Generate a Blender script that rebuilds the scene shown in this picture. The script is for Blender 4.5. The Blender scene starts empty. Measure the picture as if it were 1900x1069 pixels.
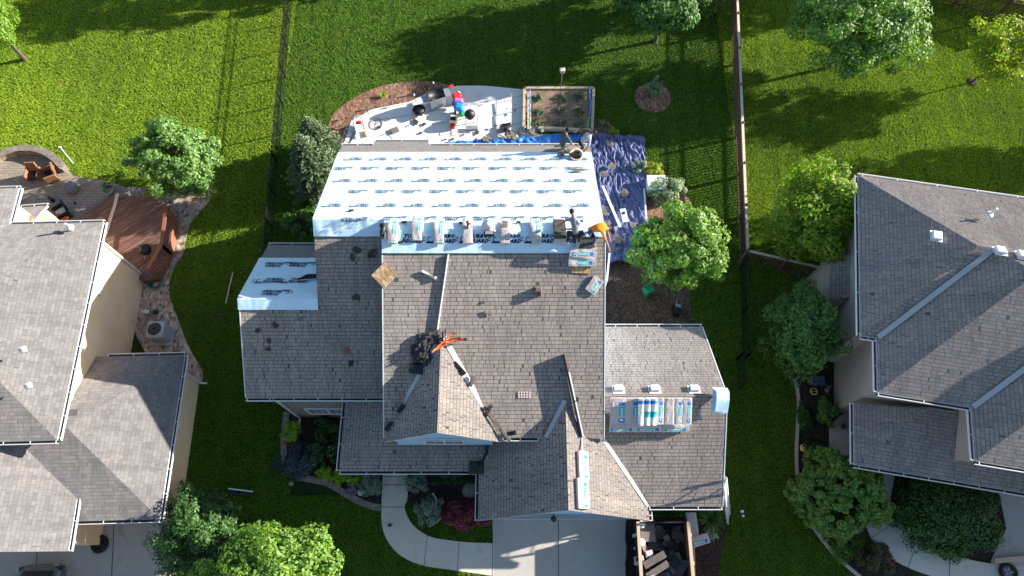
import bpy, math, random
import numpy as np
from mathutils import Vector, Matrix, noise, Euler
random.seed(7); RNG = np.random.default_rng(7)
R = math.radians
C = bpy.context.scene.collection
sc = bpy.context.scene

# ------------------------------------------------------------------ camera
FPX, HCAM = 1320.0, 31.5
TILT = math.atan(535/FPX)
cam = bpy.data.cameras.new('camera'); camo = bpy.data.objects.new('camera', cam); C.objects.link(camo)
camo.location = (0, 0, HCAM); camo.rotation_euler = (TILT, 0, 0)
cam.sensor_width = 36; cam.lens = 36*FPX/1900; cam.clip_start = .5; cam.clip_end = 2000
sc.camera = camo
# ------------------------------------------------------------------ sky and sun
SUN_EL, SUN_AZ = R(19.3), math.atan2(0.25, 0.968)      # azimuth measured from +X towards +Y
w = bpy.data.worlds.new('World'); sc.world = w; w.use_nodes = True
nt = w.node_tree; bgn = nt.nodes['Background']
sky = nt.nodes.new('ShaderNodeTexSky'); sky.sky_type = 'NISHITA'; sky.sun_disc = False
sky.sun_elevation = SUN_EL; sky.sun_rotation = math.pi/2 - SUN_AZ
sky.air_density = 1.0; sky.dust_density = 0.6; sky.ozone_density = 1.0
nt.links.new(sky.outputs[0], bgn.inputs[0]); bgn.inputs[1].default_value = 0.072
sd = bpy.data.lights.new('sun', 'SUN'); sd.energy = 5.0; sd.angle = R(0.5); sd.color = (1.0, 0.93, 0.84)
so = bpy.data.objects.new('sun', sd); C.objects.link(so)
SUNV = Vector((math.cos(SUN_EL)*math.cos(SUN_AZ), math.cos(SUN_EL)*math.sin(SUN_AZ), math.sin(SUN_EL)))
so.rotation_euler = (-SUNV).to_track_quat('-Z', 'Y').to_euler()
sc.view_settings.view_transform = 'Standard'; sc.view_settings.look = 'None'
sc.view_settings.exposure = 1.68; sc.view_settings.gamma = 1

# ------------------------------------------------------------------ survey helper: photo point at a known height -> site coordinates
CT, ST = math.cos(TILT), math.sin(TILT)
def P(px, py, z=0.0):
    u = (px-950)/FPX; v = (py-534.5)/FPX
    s = (HCAM-z)/(CT+v*ST)
    return Vector((u*s, (ST-v*CT)*s, z))
def PP(px, py, pl):                    # same, on a sloping plane z = a + b*y + c*x
    a, b, c = pl
    u = (px-950)/FPX; v = (py-534.5)/FPX
    dx, dy, dz = u, ST-v*CT, -(CT+v*ST)
    s = (a-HCAM)/(dz - b*dy - c*dx)
    return Vector((dx*s, dy*s, HCAM+dz*s))

# ------------------------------------------------------------------ materials
def newmat(name, col, rough=.85, spec=.25, metal=0):
    m = bpy.data.materials.new(name); m.use_nodes = True
    b = m.node_tree.nodes['Principled BSDF']
    b.inputs['Base Color'].default_value = (*col, 1); b.inputs['Roughness'].default_value = rough
    b.inputs['Specular IOR Level'].default_value = spec; b.inputs['Metallic'].default_value = metal
    return m
def N(m, t, **kw):
    n = m.node_tree.nodes.new(t)
    for k, v in kw.items(): setattr(n, k, v)
    return n
def L(m, a, b): m.node_tree.links.new(a, b)
def bs(m): return m.node_tree.nodes['Principled BSDF']
def texco(m, kind='Object'):
    return N(m, 'ShaderNodeTexCoord').outputs[kind]
def noise_n(m, co, scale, detail=4, rough=.6, stretch=None):
    if stretch:
        mp = N(m, 'ShaderNodeMapping'); mp.inputs['Scale'].default_value = stretch; L(m, co, mp.inputs[0]); co = mp.outputs[0]
    n = N(m, 'ShaderNodeTexNoise'); n.inputs['Scale'].default_value = scale
    n.inputs['Detail'].default_value = detail; n.inputs['Roughness'].default_value = rough
    L(m, co, n.inputs['Vector']); return n.outputs['Fac']
def ramp(m, fac, stops):
    r = N(m, 'ShaderNodeValToRGB'); e = r.color_ramp.elements
    while len(e) < len(stops): e.new(.5)
    for i, (p, c) in enumerate(stops):
        e[i].position = p; e[i].color = (*c, 1) if len(c) == 3 else c
    L(m, fac, r.inputs[0]); return r.outputs[0]
def mix(m, fac, a, b, mode='MIX'):
    x = N(m, 'ShaderNodeMix', data_type='RGBA', blend_type=mode)
    if isinstance(fac, (int, float)): x.inputs[0].default_value = fac
    else: L(m, fac, x.inputs[0])
    for i, v in ((6, a), (7, b)):
        if isinstance(v, tuple): x.inputs[i].default_value = (*v, 1)
        else: L(m, v, x.inputs[i])
    return x.outputs[2]
def bump(m, fac, strength=.5, dist=.02):
    b = N(m, 'ShaderNodeBump'); b.inputs['Strength'].default_value = strength; b.inputs['Distance'].default_value = dist
    L(m, fac, b.inputs['Height']); L(m, b.outputs[0], bs(m).inputs['Normal'])
def setcol(m, c): L(m, c, bs(m).inputs['Base Color'])
def noisy(name, c0, c1, scale=6, rough=.85, bmp=0, bscale=None, detail=5, spec=.25, lo=.3, hi=.7, metal=0, bd=.02):
    m = newmat(name, c0, rough, spec, metal); co = texco(m)
    f = noise_n(m, co, scale, detail); setcol(m, ramp(m, f, [(lo, c0), (hi, c1)]))
    if bmp: bump(m, noise_n(m, co, bscale or scale*3, 3), bmp, bd)
    return m

def shingle_mat(name, ca, cb, dark, tabw=.21, row=.135, mortar=.012, patch=.35, var=1.0):
    m = newmat(name, ca, .93, .12); uv = texco(m, 'UV')
    if 'Diffuse Roughness' in bs(m).inputs: bs(m).inputs['Diffuse Roughness'].default_value = 1.0
    nz = noise_n(m, uv, 2.3, 2)
    sep = N(m, 'ShaderNodeSeparateXYZ'); L(m, uv, sep.inputs[0])
    # each course shifts by its own amount
    dv = N(m, 'ShaderNodeMath', operation='DIVIDE'); L(m, sep.outputs[1], dv.inputs[0]); dv.inputs[1].default_value = row
    fl = N(m, 'ShaderNodeMath', operation='FLOOR'); L(m, dv.outputs[0], fl.inputs[0])
    wn = N(m, 'ShaderNodeTexWhiteNoise', noise_dimensions='1D'); L(m, fl.outputs[0], wn.inputs['W'])
    sh = N(m, 'ShaderNodeMath', operation='MULTIPLY_ADD'); L(m, wn.outputs[0], sh.inputs[0]); sh.inputs[1].default_value = tabw*.9; L(m, sep.outputs[0], sh.inputs[2])
    # uneven tab widths
    cb2 = N(m, 'ShaderNodeCombineXYZ'); L(m, sep.outputs[0], cb2.inputs[0]); L(m, fl.outputs[0], cb2.inputs[1])
    wob = noise_n(m, cb2.outputs[0], 2.9, 0)
    sh2 = N(m, 'ShaderNodeMath', operation='MULTIPLY_ADD'); L(m, wob, sh2.inputs[0]); sh2.inputs[1].default_value = .42; L(m, sh.outputs[0], sh2.inputs[2])
    cmb = N(m, 'ShaderNodeCombineXYZ'); L(m, sh2.outputs[0], cmb.inputs[0]); L(m, sep.outputs[1], cmb.inputs[1])
    br = N(m, 'ShaderNodeTexBrick'); L(m, cmb.outputs[0], br.inputs['Vector'])
    br.inputs['Scale'].default_value = 1; br.inputs['Brick Width'].default_value = tabw; br.inputs['Row Height'].default_value = row
    br.inputs['Mortar Size'].default_value = mortar; br.inputs['Mortar Smooth'].default_value = .25; br.inputs['Bias'].default_value = -.1
    br.inputs['Color1'].default_value = (*ca, 1); br.inputs['Color2'].default_value = (*cb, 1); br.inputs['Mortar'].default_value = (*dark, 1)
    br.offset = .5
    wear = ramp(m, noise_n(m, uv, .55, 5, .65), [(.3, (.72, .73, .76)), (.7, (1.18, 1.15, 1.1))])
    c = mix(m, patch, br.outputs[0], wear, 'MULTIPLY')
    strk = ramp(m, noise_n(m, uv, 1.0, 5, .7, (2.2, .22, 1)), [(.38, (.80, .80, .82)), (.6, (1.06, 1.05, 1.04))])
    c = mix(m, .75, c, strk, 'MULTIPLY')
    grit = ramp(m, noise_n(m, uv, 45, 3), [(.3, (.75, .75, .75)), (.7, (1.25, 1.25, 1.25))])
    c = mix(m, .6, c, grit, 'MULTIPLY'); setcol(m, c)
    fr = N(m, 'ShaderNodeMath', operation='FRACT'); L(m, dv.outputs[0], fr.inputs[0])
    h = N(m, 'ShaderNodeMath', operation='SUBTRACT'); h.inputs[0].default_value = 1; L(m, fr.outputs[0], h.inputs[1])
    h2 = N(m, 'ShaderNodeMath', operation='MULTIPLY_ADD'); L(m, br.outputs['Fac'], h2.inputs[0]); h2.inputs[1].default_value = -1.0; L(m, h.outputs[0], h2.inputs[2])
    bump(m, h2.outputs[0], .55, .012)
    return m

M = {}
M['shingle'] = shingle_mat('weathered_shingle', (.40, .352, .315), (.315, .283, .258), (.115, .105, .097), .2, .145, .011, .5)
M['shingle_l'] = shingle_mat('grey_blend_shingle', (.235, .225, .218), (.175, .168, .166), (.118, .113, .111), .22, .145, .006, .3)
M['shingle_r'] = shingle_mat('brown_grey_shingle', (.37, .325, .30), (.28, .256, .246), (.12, .108, .105), .24, .145, .009, .4)
M['white'] = newmat('white_trim', (.60, .61, .62), .6, .25)
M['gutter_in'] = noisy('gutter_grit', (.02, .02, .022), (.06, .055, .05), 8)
M['flash'] = newmat('grey_flashing', (.36, .38, .40), .5, .4)
M['dark'] = newmat('dark_plastic', (.012, .012, .014), .5, .4)
M['black'] = newmat('black_metal', (.010, .011, .012), .4, .5)
M['steel'] = newmat('brushed_steel', (.45, .46, .47), .35, .5, .6)
M['rubber'] = newmat('rubber', (.02, .02, .022), .8)
M['under'] = noisy('white_underlayment', (.50, .68, .82), (.56, .74, .86), 1.2, .55, .25, 3.0, spec=.35, bd=.05)
M['print'] = newmat('navy_ink', (.012, .018, .06), .8, .1)
M['felt'] = noisy('grey_ice_shield', (.16, .15, .145), (.22, .205, .195), 5, .9, .2, 60)
M['siding_blue'] = None
def siding(name, c, pitch=.13):
    m = newmat(name, c, .6, .3); co = texco(m)
    sep = N(m, 'ShaderNodeSeparateXYZ'); L(m, co, sep.inputs[0])
    dv = N(m, 'ShaderNodeMath', operation='DIVIDE'); L(m, sep.outputs[2], dv.inputs[0]); dv.inputs[1].default_value = pitch
    fr = N(m, 'ShaderNodeMath', operation='FRACT'); L(m, dv.outputs[0], fr.inputs[0])
    h = N(m, 'ShaderNodeMath', operation='SUBTRACT'); h.inputs[0].default_value = 1; L(m, fr.outputs[0], h.inputs[1])
    line = ramp(m, fr.outputs[0], [(.0, tuple(x*.5 for x in c)), (.14, c)])
    dirt = ramp(m, noise_n(m, co, 1.1, 5), [(.3, (.9, .89, .87)), (.7, (1.05, 1.05, 1.05))])
    setcol(m, mix(m, .8, line, dirt, 'MULTIPLY')); bump(m, h.outputs[0], .8, .02); return m
M['siding_blue'] = siding('blue_lap_siding', (.36, .56, .80))
M['siding_tan'] = siding('tan_lap_siding', (.86, .60, .38), .15)
M['siding_taupe'] = siding('taupe_lap_siding', (.39, .34, .30), .18)
M['stone'] = None
def stone_mat(name, c1, c2, mort, bw, bh, ms=.012, kind='Object'):
    m = newmat(name, c1, .9, .2); co = texco(m, kind)
    br = N(m, 'ShaderNodeTexBrick'); L(m, co, br.inputs['Vector']); br.inputs['Scale'].default_value = 1
    br.inputs['Brick Width'].default_value = bw; br.inputs['Row Height'].default_value = bh; br.inputs['Mortar Size'].default_value = ms
    br.inputs['Color1'].default_value = (*c1, 1); br.inputs['Color2'].default_value = (*c2, 1); br.inputs['Mortar'].default_value = (*mort, 1)
    v = ramp(m, noise_n(m, co, 3, 6), [(.3, (.7, .7, .7)), (.7, (1.2, 1.2, 1.2))])
    setcol(m, mix(m, .7, br.outputs[0], v, 'MULTIPLY')); bump(m, br.outputs['Fac'], -.5, .01); return m
M['stone'] = noisy('stacked_stone', (.16, .14, .125), (.36, .31, .27), 5, .9, 1, 7)
M['paver'] = stone_mat('patio_pavers', (.33, .28, .22), (.26, .225, .185), (.10, .09, .075), .3, .15, .008)
M['edging'] = stone_mat('edging_block', (.26, .21, .175), (.20, .17, .15), (.08, .07, .06), .35, .3, .012)
M['glass'] = newmat('window_glass', (.02, .026, .033), .3, .3)
M['glass_pale'] = newmat('pale_blind_glass', (.42, .43, .42), .15, .6)
def concrete(name, c0, c1, cracks=True):
    m = newmat(name, c0, .9, .2); co = texco(m)
    a = ramp(m, noise_n(m, co, .5, 8, .65), [(.28, c0), (.72, c1)])
    g = ramp(m, noise_n(m, co, 30, 4), [(.3, (.86, .86, .86)), (.7, (1.1, 1.1, 1.1))])
    st = ramp(m, noise_n(m, co, 1.7, 6, .7), [(.56, (1, 1, 1)), (.72, (.8, .78, .76))])
    oil = ramp(m, noise_n(m, co, .9, 2, .4), [(.66, (1, 1, 1)), (.74, (.62, .61, .6))])
    crk = N(m, 'ShaderNodeTexVoronoi'); crk.feature = 'DISTANCE_TO_EDGE'; crk.inputs['Scale'].default_value = .32; L(m, co, crk.inputs['Vector'])
    ck = ramp(m, crk.outputs['Distance'], [(.0, (.86, .86, .85)), (.005, (1, 1, 1))])
    setcol(m, mix(m, .6 if cracks else 0, mix(m, .7 if cracks else 0, mix(m, .8, mix(m, .7, a, g, 'MULTIPLY'), st, 'MULTIPLY'), oil, 'MULTIPLY'), ck, 'MULTIPLY')); bump(m, noise_n(m, co, 60, 3), .15, .01); return m
M['patio'] = concrete('pale_patio_concrete', (.60, .58, .55), (.70, .68, .65), False)
M['concrete'] = concrete('driveway_concrete', (.38, .355, .325), (.48, .45, .41))
M['walk'] = concrete('walk_concrete', (.52, .47, .40), (.62, .57, .49))
M['joint'] = newmat('dark_joint', (.06, .058, .055), .95)  # plain dark colour of the joint lines in the slabs
def mulch_mat(name, cols, sc1=30):
    m = newmat(name, cols[0], .95, .1); co = texco(m)
    v = N(m, 'ShaderNodeTexVoronoi'); v.inputs['Scale'].default_value = sc1; v.inputs['Randomness'].default_value = 1
    mp = N(m, 'ShaderNodeMapping'); mp.inputs['Scale'].default_value = (1, .6, 1); L(m, co, mp.inputs[0]); L(m, mp.outputs[0], v.inputs['Vector'])
    sp = N(m, 'ShaderNodeSeparateColor'); L(m, v.outputs['Color'], sp.inputs[0])
    n = len(cols); c = ramp(m, sp.outputs[0], [(i/(n-1)*.9+.05, cols[i]) for i in range(n)])
    big = ramp(m, noise_n(m, co, 1.2, 4), [(.3, (.7, .7, .7)), (.7, (1.15, 1.15, 1.15))])
    setcol(m, mix(m, .8, c, big, 'MULTIPLY')); bump(m, v.outputs['Distance'], -1, .05); return m
M['mulch'] = mulch_mat('brown_mulch', [(.05, .032, .022), (.11, .07, .048), (.075, .05, .036), (.18, .12, .085)], 22)
M['mulch_red'] = mulch_mat('red_brown_mulch', [(.11, .05, .032), (.27, .15, .10), (.17, .085, .055), (.36, .24, .17)], 16)
M['mulch_dark'] = mulch_mat('dark_mulch', [(.018, .015, .013), (.05, .04, .034), (.03, .024, .02), (.075, .055, .045)], 22)
M['soil'] = noisy('garden_soil', (.16, .11, .075), (.30, .21, .14), 5, .95, .8, 30)
M['rock'] = mulch_mat('river_rock', [(.14, .11, .09), (.42, .33, .26), (.27, .21, .18), (.58, .47, .38), (.33, .26, .22)], 11)
def wood(name, c0, c1, stretch=(1, 14, 1), rough=.8):
    m = newmat(name, c0, rough, .2); co = texco(m)
    setcol(m, ramp(m, noise_n(m, co, 2.0, 6, .6, stretch), [(.3, c0), (.7, c1)])); return m
M['cedar'] = wood('weathered_cedar', (.42, .32, .22), (.55, .44, .32))
M['fence_wood'] = wood('brown_fence_wood', (.10, .062, .045), (.17, .11, .08), (8, 8, 1))
M['fence_cap'] = wood('pale_fence_cap', (.52, .43, .34), (.64, .54, .43))
M['redwood'] = wood('red_stained_wood', (.20, .075, .045), (.28, .115, .07))
def deck_mat():
    m = newmat('deck_boards', (.2, .08, .05), .7, .3); co = texco(m, 'UV')
    sep = N(m, 'ShaderNodeSeparateXYZ'); L(m, co, sep.inputs[0])
    dv = N(m, 'ShaderNodeMath', operation='DIVIDE'); L(m, sep.outputs[1], dv.inputs[0]); dv.inputs[1].default_value = .14
    fr = N(m, 'ShaderNodeMath', operation='FRACT'); L(m, dv.outputs[0], fr.inputs[0])
    fl = N(m, 'ShaderNodeMath', operation='FLOOR'); L(m, dv.outputs[0], fl.inputs[0])
    wn = N(m, 'ShaderNodeTexWhiteNoise', noise_dimensions='1D'); L(m, fl.outputs[0], wn.inputs['W'])
    base = ramp(m, wn.outputs[0], [(0, (.11, .055, .04)), (1, (.165, .085, .062))])
    worn = ramp(m, noise_n(m, co, 1.3, 6, .7, (1, 5, 1)), [(.5, (0, 0, 0)), (.66, (1, 1, 1))])
    c = mix(m, worn, base, (.24, .18, .155))
    gap = ramp(m, fr.outputs[0], [(.0, (.12, .12, .12)), (.09, (1, 1, 1))])
    setcol(m, mix(m, 1.0, c, gap, 'MULTIPLY')); return m
M['deck'] = deck_mat()
def osb():
    m = newmat('strand_board', (.45, .30, .17), .85, .2); co = texco(m)
    v = N(m, 'ShaderNodeTexVoronoi'); v.inputs['Scale'].default_value = 13; mp = N(m, 'ShaderNodeMapping'); mp.inputs['Scale'].default_value = (1, .45, 1); L(m, co, mp.inputs[0]); L(m, mp.outputs[0], v.inputs['Vector'])
    sp = N(m, 'ShaderNodeSeparateColor'); L(m, v.outputs['Color'], sp.inputs[0])
    setcol(m, ramp(m, sp.outputs[0], [(0, (.30, .18, .09)), (.5, (.48, .32, .18)), (1, (.62, .45, .28))])); return m
M['osb'] = osb()
M['wrap'] = noisy('bundle_wrapper', (.42, .375, .355), (.56, .50, .475), 7, .85, .6, 14, spec=.12, bd=.03)
M['wrap_blue'] = newmat('bundle_blue_print', (.03, .20, .52), .85, .12)
M['wrap_teal'] = newmat('bundle_teal_print', (.05, .42, .43), .85, .12)
M['wrap_white'] = newmat('bundle_white_print', (.75, .78, .8), .85, .12)
M['newshingle'] = noisy('new_charcoal_shingle', (.05, .05, .052), (.10, .095, .09), 40, .95)
M['scrap'] = noisy('torn_felt', (.025, .026, .03), (.075, .07, .068), 9, .95)
M['scrap_brown'] = noisy('torn_brown_shingle', (.12, .10, .085), (.2, .17, .145), 9, .95)
M['tarp'] = noisy('navy_tarp', (.08, .095, .20), (.12, .135, .26), 2, .6, .8, 7, spec=.3, bd=.06)
M['tarp_blue'] = noisy('bright_blue_tarp', (.015, .09, .42), (.05, .24, .58), 6, .4, .7, 9, spec=.5, bd=.05)
M['tarp_white'] = newmat('tarp_lining', (.55, .6, .62), .5)
M['orange'] = newmat('orange_cloth', (.85, .25, .02), .8)
M['strap'] = newmat('orange_strap', (.75, .14, .03), .6)
M['skin'] = newmat('skin', (.32, .17, .11), .6)
M['hair'] = newmat('dark_hair', (.015, .011, .01), .7)
M['shirt_dark'] = newmat('slate_shirt', (.05, .075, .09), .9)
M['shirt_grey'] = newmat('grey_shirt', (.22, .23, .27), .9)
M['shirt_pale'] = newmat('pale_shirt', (.45, .43, .47), .9)
M['jeans'] = newmat('denim', (.04, .08, .16), .9)
M['pants_dark'] = newmat('dark_trousers', (.03, .032, .036), .9)
M['khaki'] = newmat('khaki_trousers', (.30, .24, .17), .9)
M['boot'] = newmat('tan_boot', (.25, .16, .09), .8)
M['red'] = newmat('red_plastic', (.60, .03, .03), .35, .5)
M['purple'] = newmat('violet_plastic', (.28, .14, .48), .35, .5)
M['blue_pl'] = newmat('blue_plastic', (.02, .22, .60), .35, .5)
M['green_pl'] = newmat('green_plastic', (.03, .30, .14), .35, .5)
M['cream_pl'] = newmat('cream_plastic', (.72, .58, .38), .4, .5)
M['yellow_pl'] = newmat('yellow_plastic', (.65, .45, .14), .4, .5)
M['grey_pl'] = newmat('grey_plastic', (.30, .31, .32), .5, .4)
M['ac'] = newmat('grey_sheet_metal', (.34, .36, .37), .5, .4)
M['cushion'] = noisy('outdoor_cushion', (.13, .14, .15), (.18, .19, .2), 8, .9)
M['wicker'] = noisy('brown_wicker', (.14, .07, .035), (.28, .14, .07), 14, .7)
M['hose'] = newmat('green_hose', (.02, .13, .10), .5, .4)
M['car'] = newmat('silver_car_paint', (.13, .15, .17), .25, .6, .5)
M['navy_frame'] = newmat('dark_blue_frame', (.03, .07, .12), .4, .5)
M['terracotta'] = newmat('clay_pot', (.32, .14, .08), .8)
M['pipe'] = newmat('galvanised_pipe', (.5, .48, .47), .35, .5, .4)
M['redbrick'] = newmat('red_clay_brick', (.34, .11, .07), .9)
M['pink'] = newmat('pink_paper', (.62, .5, .47), .8)

def leaf_mat(name, c_dark, c_mid, c_light, transl=.3, rough=.5):
    m = newmat(name, c_mid, rough, .3)
    g = N(m, 'ShaderNodeNewGeometry')
    col = ramp(m, g.outputs['Random Per Island'], [(0, c_dark), (.5, c_mid), (1, c_light)])
    setcol(m, col)
    t = N(m, 'ShaderNodeBsdfTranslucent'); L(m, mix(m, 1, col, (1.6, 1.9, .8), 'MULTIPLY'), t.inputs[0])
    mx = N(m, 'ShaderNodeMixShader'); mx.inputs[0].default_value = transl
    out = m.node_tree.nodes['Material Output']
    L(m, bs(m).outputs[0], mx.inputs[1]); L(m, t.outputs[0], mx.inputs[2]); L(m, mx.outputs[0], out.inputs[0])
    return m
M['lf_mid'] = leaf_mat('mid_green_leaf', (.035, .09, .02), (.065, .16, .03), (.12, .24, .055))
M['lf_soft'] = leaf_mat('soft_green_leaf', (.06, .135, .025), (.12, .23, .05), (.22, .34, .10))
M['lf_bright'] = leaf_mat('bright_green_leaf', (.08, .17, .015), (.14, .26, .02), (.24, .34, .04), .4)
M['lf_yellow'] = leaf_mat('yellow_green_leaf', (.15, .21, .015), (.26, .31, .02), (.38, .38, .04), .4)
M['lf_dark'] = leaf_mat('dark_green_leaf', (.015, .045, .012), (.03, .08, .02), (.06, .13, .03), .2)
M['lf_pine'] = leaf_mat('spruce_needle', (.045, .085, .045), (.13, .19, .10), (.30, .36, .20), .15)
M['lf_grey'] = leaf_mat('silver_leaf', (.10, .15, .12), (.17, .23, .19), (.28, .34, .27), .2)
M['lf_pale'] = leaf_mat('variegated_leaf', (.08, .15, .06), (.20, .27, .14), (.42, .44, .30), .3)
M['lf_lime'] = leaf_mat('lime_leaf', (.12, .22, .01), (.22, .36, .015), (.34, .46, .03), .3)
M['lf_red'] = leaf_mat('red_leaf', (.06, .02, .02), (.13, .035, .04), (.24, .06, .07), .2)
M['lf_blue'] = leaf_mat('lavender_leaf', (.03, .045, .06), (.06, .08, .12), (.12, .13, .22), .2)
M['fl_purple'] = leaf_mat('purple_petal', (.20, .10, .28), (.32, .17, .42), (.5, .32, .6), .2)
M['fl_red'] = leaf_mat('crimson_petal', (.22, .02, .04), (.38, .04, .07), (.55, .10, .12), .2)
M['fl_white'] = leaf_mat('white_petal', (.45, .45, .42), (.6, .6, .56), (.75, .75, .7), .2)
M['fl_orange'] = leaf_mat('orange_petal', (.5, .2, .02), (.65, .28, .03), (.75, .4, .05), .2)
M['bark'] = noisy('bark', (.06, .045, .035), (.13, .10, .08), 9, .95, 1, 25)
M['grass_blade'] = leaf_mat('grass_blade', (.045, .11, .012), (.075, .16, .018), (.12, .22, .03), .3)

# ------------------------------------------------------------------ object helpers
def link(name, me, parent=None):
    o = bpy.data.objects.new(name, me); C.objects.link(o)
    if parent: o.parent = parent
    return o
def tag(o, label=None, cat=None, group=None, kind=None):
    if label: o['label'] = label
    if cat: o['category'] = cat
    if group: o['group'] = group
    if kind: o['kind'] = kind
    return o
def thing(name, label, cat, loc=(0, 0, 0), group=None, rz=0):
    o = bpy.data.objects.new(name, None); C.objects.link(o); o.location = loc; o.rotation_euler = (0, 0, rz)
    o.empty_display_size = .2
    return tag(o, label, cat, group)
def dup(o, loc=None, rz=None, label=None, group=None):
    c = o.copy(); C.objects.link(c)
    if loc is not None: c.location = loc
    if rz is not None: c.rotation_euler = (0, 0, rz)
    if label: c['label'] = label
    if group: c['group'] = group
    for ch in o.children:
        d = ch.copy(); C.objects.link(d); d.parent = c
        for g in ch.children:
            e = g.copy(); C.objects.link(e); e.parent = d
    return c

class MB:
    def __init__(s): s.v = []; s.f = []; s.m = []; s.uv = []; s.sm = []
    def face(s, pts, mi=0, uv=None, smooth=False):
        b = len(s.v); s.v += [tuple(p) for p in pts]; s.f.append(tuple(range(b, b+len(pts)))); s.m.append(mi)
        s.uv.append(uv if uv else [(0, 0)]*len(pts)); s.sm.append(smooth)
    def mesh(s, vs, fs, mi=0, smooth=False):
        b = len(s.v); s.v += [tuple(p) for p in vs]
        for f in fs:
            s.f.append(tuple(b+i for i in f)); s.m.append(mi); s.uv.append([(0, 0)]*len(f)); s.sm.append(smooth)
    def box(s, c, d, rot=None, mi=0, bev=0):
        x, y, z = d[0]/2, d[1]/2, d[2]/2
        if bev:
            return s.rbox(c, d, rot, mi, bev)
        vs = [Vector((a*x, b*y, e*z)) for e in (-1, 1) for a, b in ((-1, -1), (1, -1), (1, 1), (-1, 1))]
        s._put(vs, [(3, 2, 1, 0), (4, 5, 6, 7), (0, 1, 5, 4), (1, 2, 6, 5), (2, 3, 7, 6), (3, 0, 4, 7)], c, rot, mi)
    def rbox(s, c, d, rot, mi, r):
        x, y, z = d[0]/2, d[1]/2, d[2]/2; r = min(r, x*.9, y*.9, z*.9); ring = []
        def rect(a, b, h, q):
            pts = []
            for sx, sy, a0 in ((1, 1, 0), (-1, 1, 90), (-1, -1, 180), (1, -1, 270)):
                for k in (0, 45, 90):
                    t = R(a0+k); pts.append(Vector((sx*(a-r)+q*math.cos(t), sy*(b-r)+q*math.sin(t), h)))
            return pts
        for h, q in ((-z, 0), (-z+r*.3, r*.7), (-z+r, r), (z-r, r), (z-r*.3, r*.7), (z, 0)): ring.append(rect(x, y, h, q))
        vs = [p for g in ring for p in g]; n = 12; fs = []
        for k in range(5):
            for i in range(n): fs.append((k*n+i, k*n+(i+1) % n, (k+1)*n+(i+1) % n, (k+1)*n+i))
        fs.append(tuple(reversed(range(n)))); fs.append(tuple(range(5*n, 6*n)))
        s._put(vs, fs, c, rot, mi)
    def _put(s, vs, fs, c, rot, mi, smooth=False):
        Mx = rot.to_matrix() if isinstance(rot, Euler) else (rot if rot is not None else Matrix.Identity(3))
        s.mesh([Mx @ Vector(v) + Vector(c) for v in vs], fs, mi, smooth)
    def beam(s, p, q, wd, ht, mi=0, up=(0, 0, 1)):
        p = Vector(p); q = Vector(q); d = (q-p); ln = d.length
        if ln < 1e-6: return
        d.normalize(); sd_ = d.cross(Vector(up))
        if sd_.length < 1e-4: sd_ = d.cross(Vector((0, 1, 0)))
        sd_.normalize(); u = sd_.cross(d)
        Mx = Matrix((d, -sd_, u)).transposed()
        s.box((p+q)/2, (ln, wd, ht), Mx, mi)
    def tube(s, path, r, n=8, mi=0, smooth=True, cap=True):
        path = [Vector(p) for p in path]; rs = r if isinstance(r, (list, tuple)) else [r]*len(path)
        b = len(s.v); rings = []
        prev = None
        for i, p in enumerate(path):
            d = (path[min(i+1, len(path)-1)] - path[max(i-1, 0)]).normalized()
            a = d.cross(Vector((0, 0, 1)))
            if a.length < .05: a = d.cross(Vector((0, 1, 0)))
            a.normalize()
            if prev is not None and a.dot(prev) < 0: a = -a
            prev = a; c = a.cross(d)
            s.v += [tuple(p + (a*math.cos(t)+c*math.sin(t))*rs[i]) for t in [2*math.pi*k/n for k in range(n)]]
        for i in range(len(path)-1):
            for k in range(n):
                s.f.append((b+i*n+k, b+i*n+(k+1) % n, b+(i+1)*n+(k+1) % n, b+(i+1)*n+k)); s.m.append(mi); s.uv.append([(0, 0)]*4); s.sm.append(smooth)
        if cap:
            for base, rev in ((b, False), (b+(len(path)-1)*n, True)):
                f = tuple(range(base, base+n)); s.f.append(f[::-1] if rev else f); s.m.append(mi); s.uv.append([(0, 0)]*n); s.sm.append(False)
    def lathe(s, prof, c=(0, 0, 0), n=16, mi=0, smooth=True, rot=None):
        vs = []; fs = []
        for r, z in prof: vs += [Vector((r*math.cos(2*math.pi*k/n), r*math.sin(2*math.pi*k/n), z)) for k in range(n)]
        for i in range(len(prof)-1):
            for k in range(n): fs.append((i*n+k, i*n+(k+1) % n, (i+1)*n+(k+1) % n, (i+1)*n+k))
        fs.append(tuple(range(n))[::-1]); fs.append(tuple(range((len(prof)-1)*n, len(prof)*n)))
        s._put(vs, fs, c, rot, mi, smooth)
    def prism(s, poly, z0, z1, mi=0, ms=None, uvs=False):
        poly = [Vector((p[0], p[1])) for p in poly]
        a = sum(poly[i].x*poly[(i+1) % len(poly)].y-poly[(i+1) % len(poly)].x*poly[i].y for i in range(len(poly)))
        if a < 0: poly = poly[::-1]
        ms = mi if ms is None else ms
        s.face([(p.x, p.y, z1) for p in poly], mi, [(p.x, p.y) for p in poly])
        s.face([(p.x, p.y, z0) for p in poly[::-1]], ms)
        for i in range(len(poly)):
            p, q = poly[i], poly[(i+1) % len(poly)]
            s.face([(p.x, p.y, z0), (q.x, q.y, z0), (q.x, q.y, z1), (p.x, p.y, z1)], ms)
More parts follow.
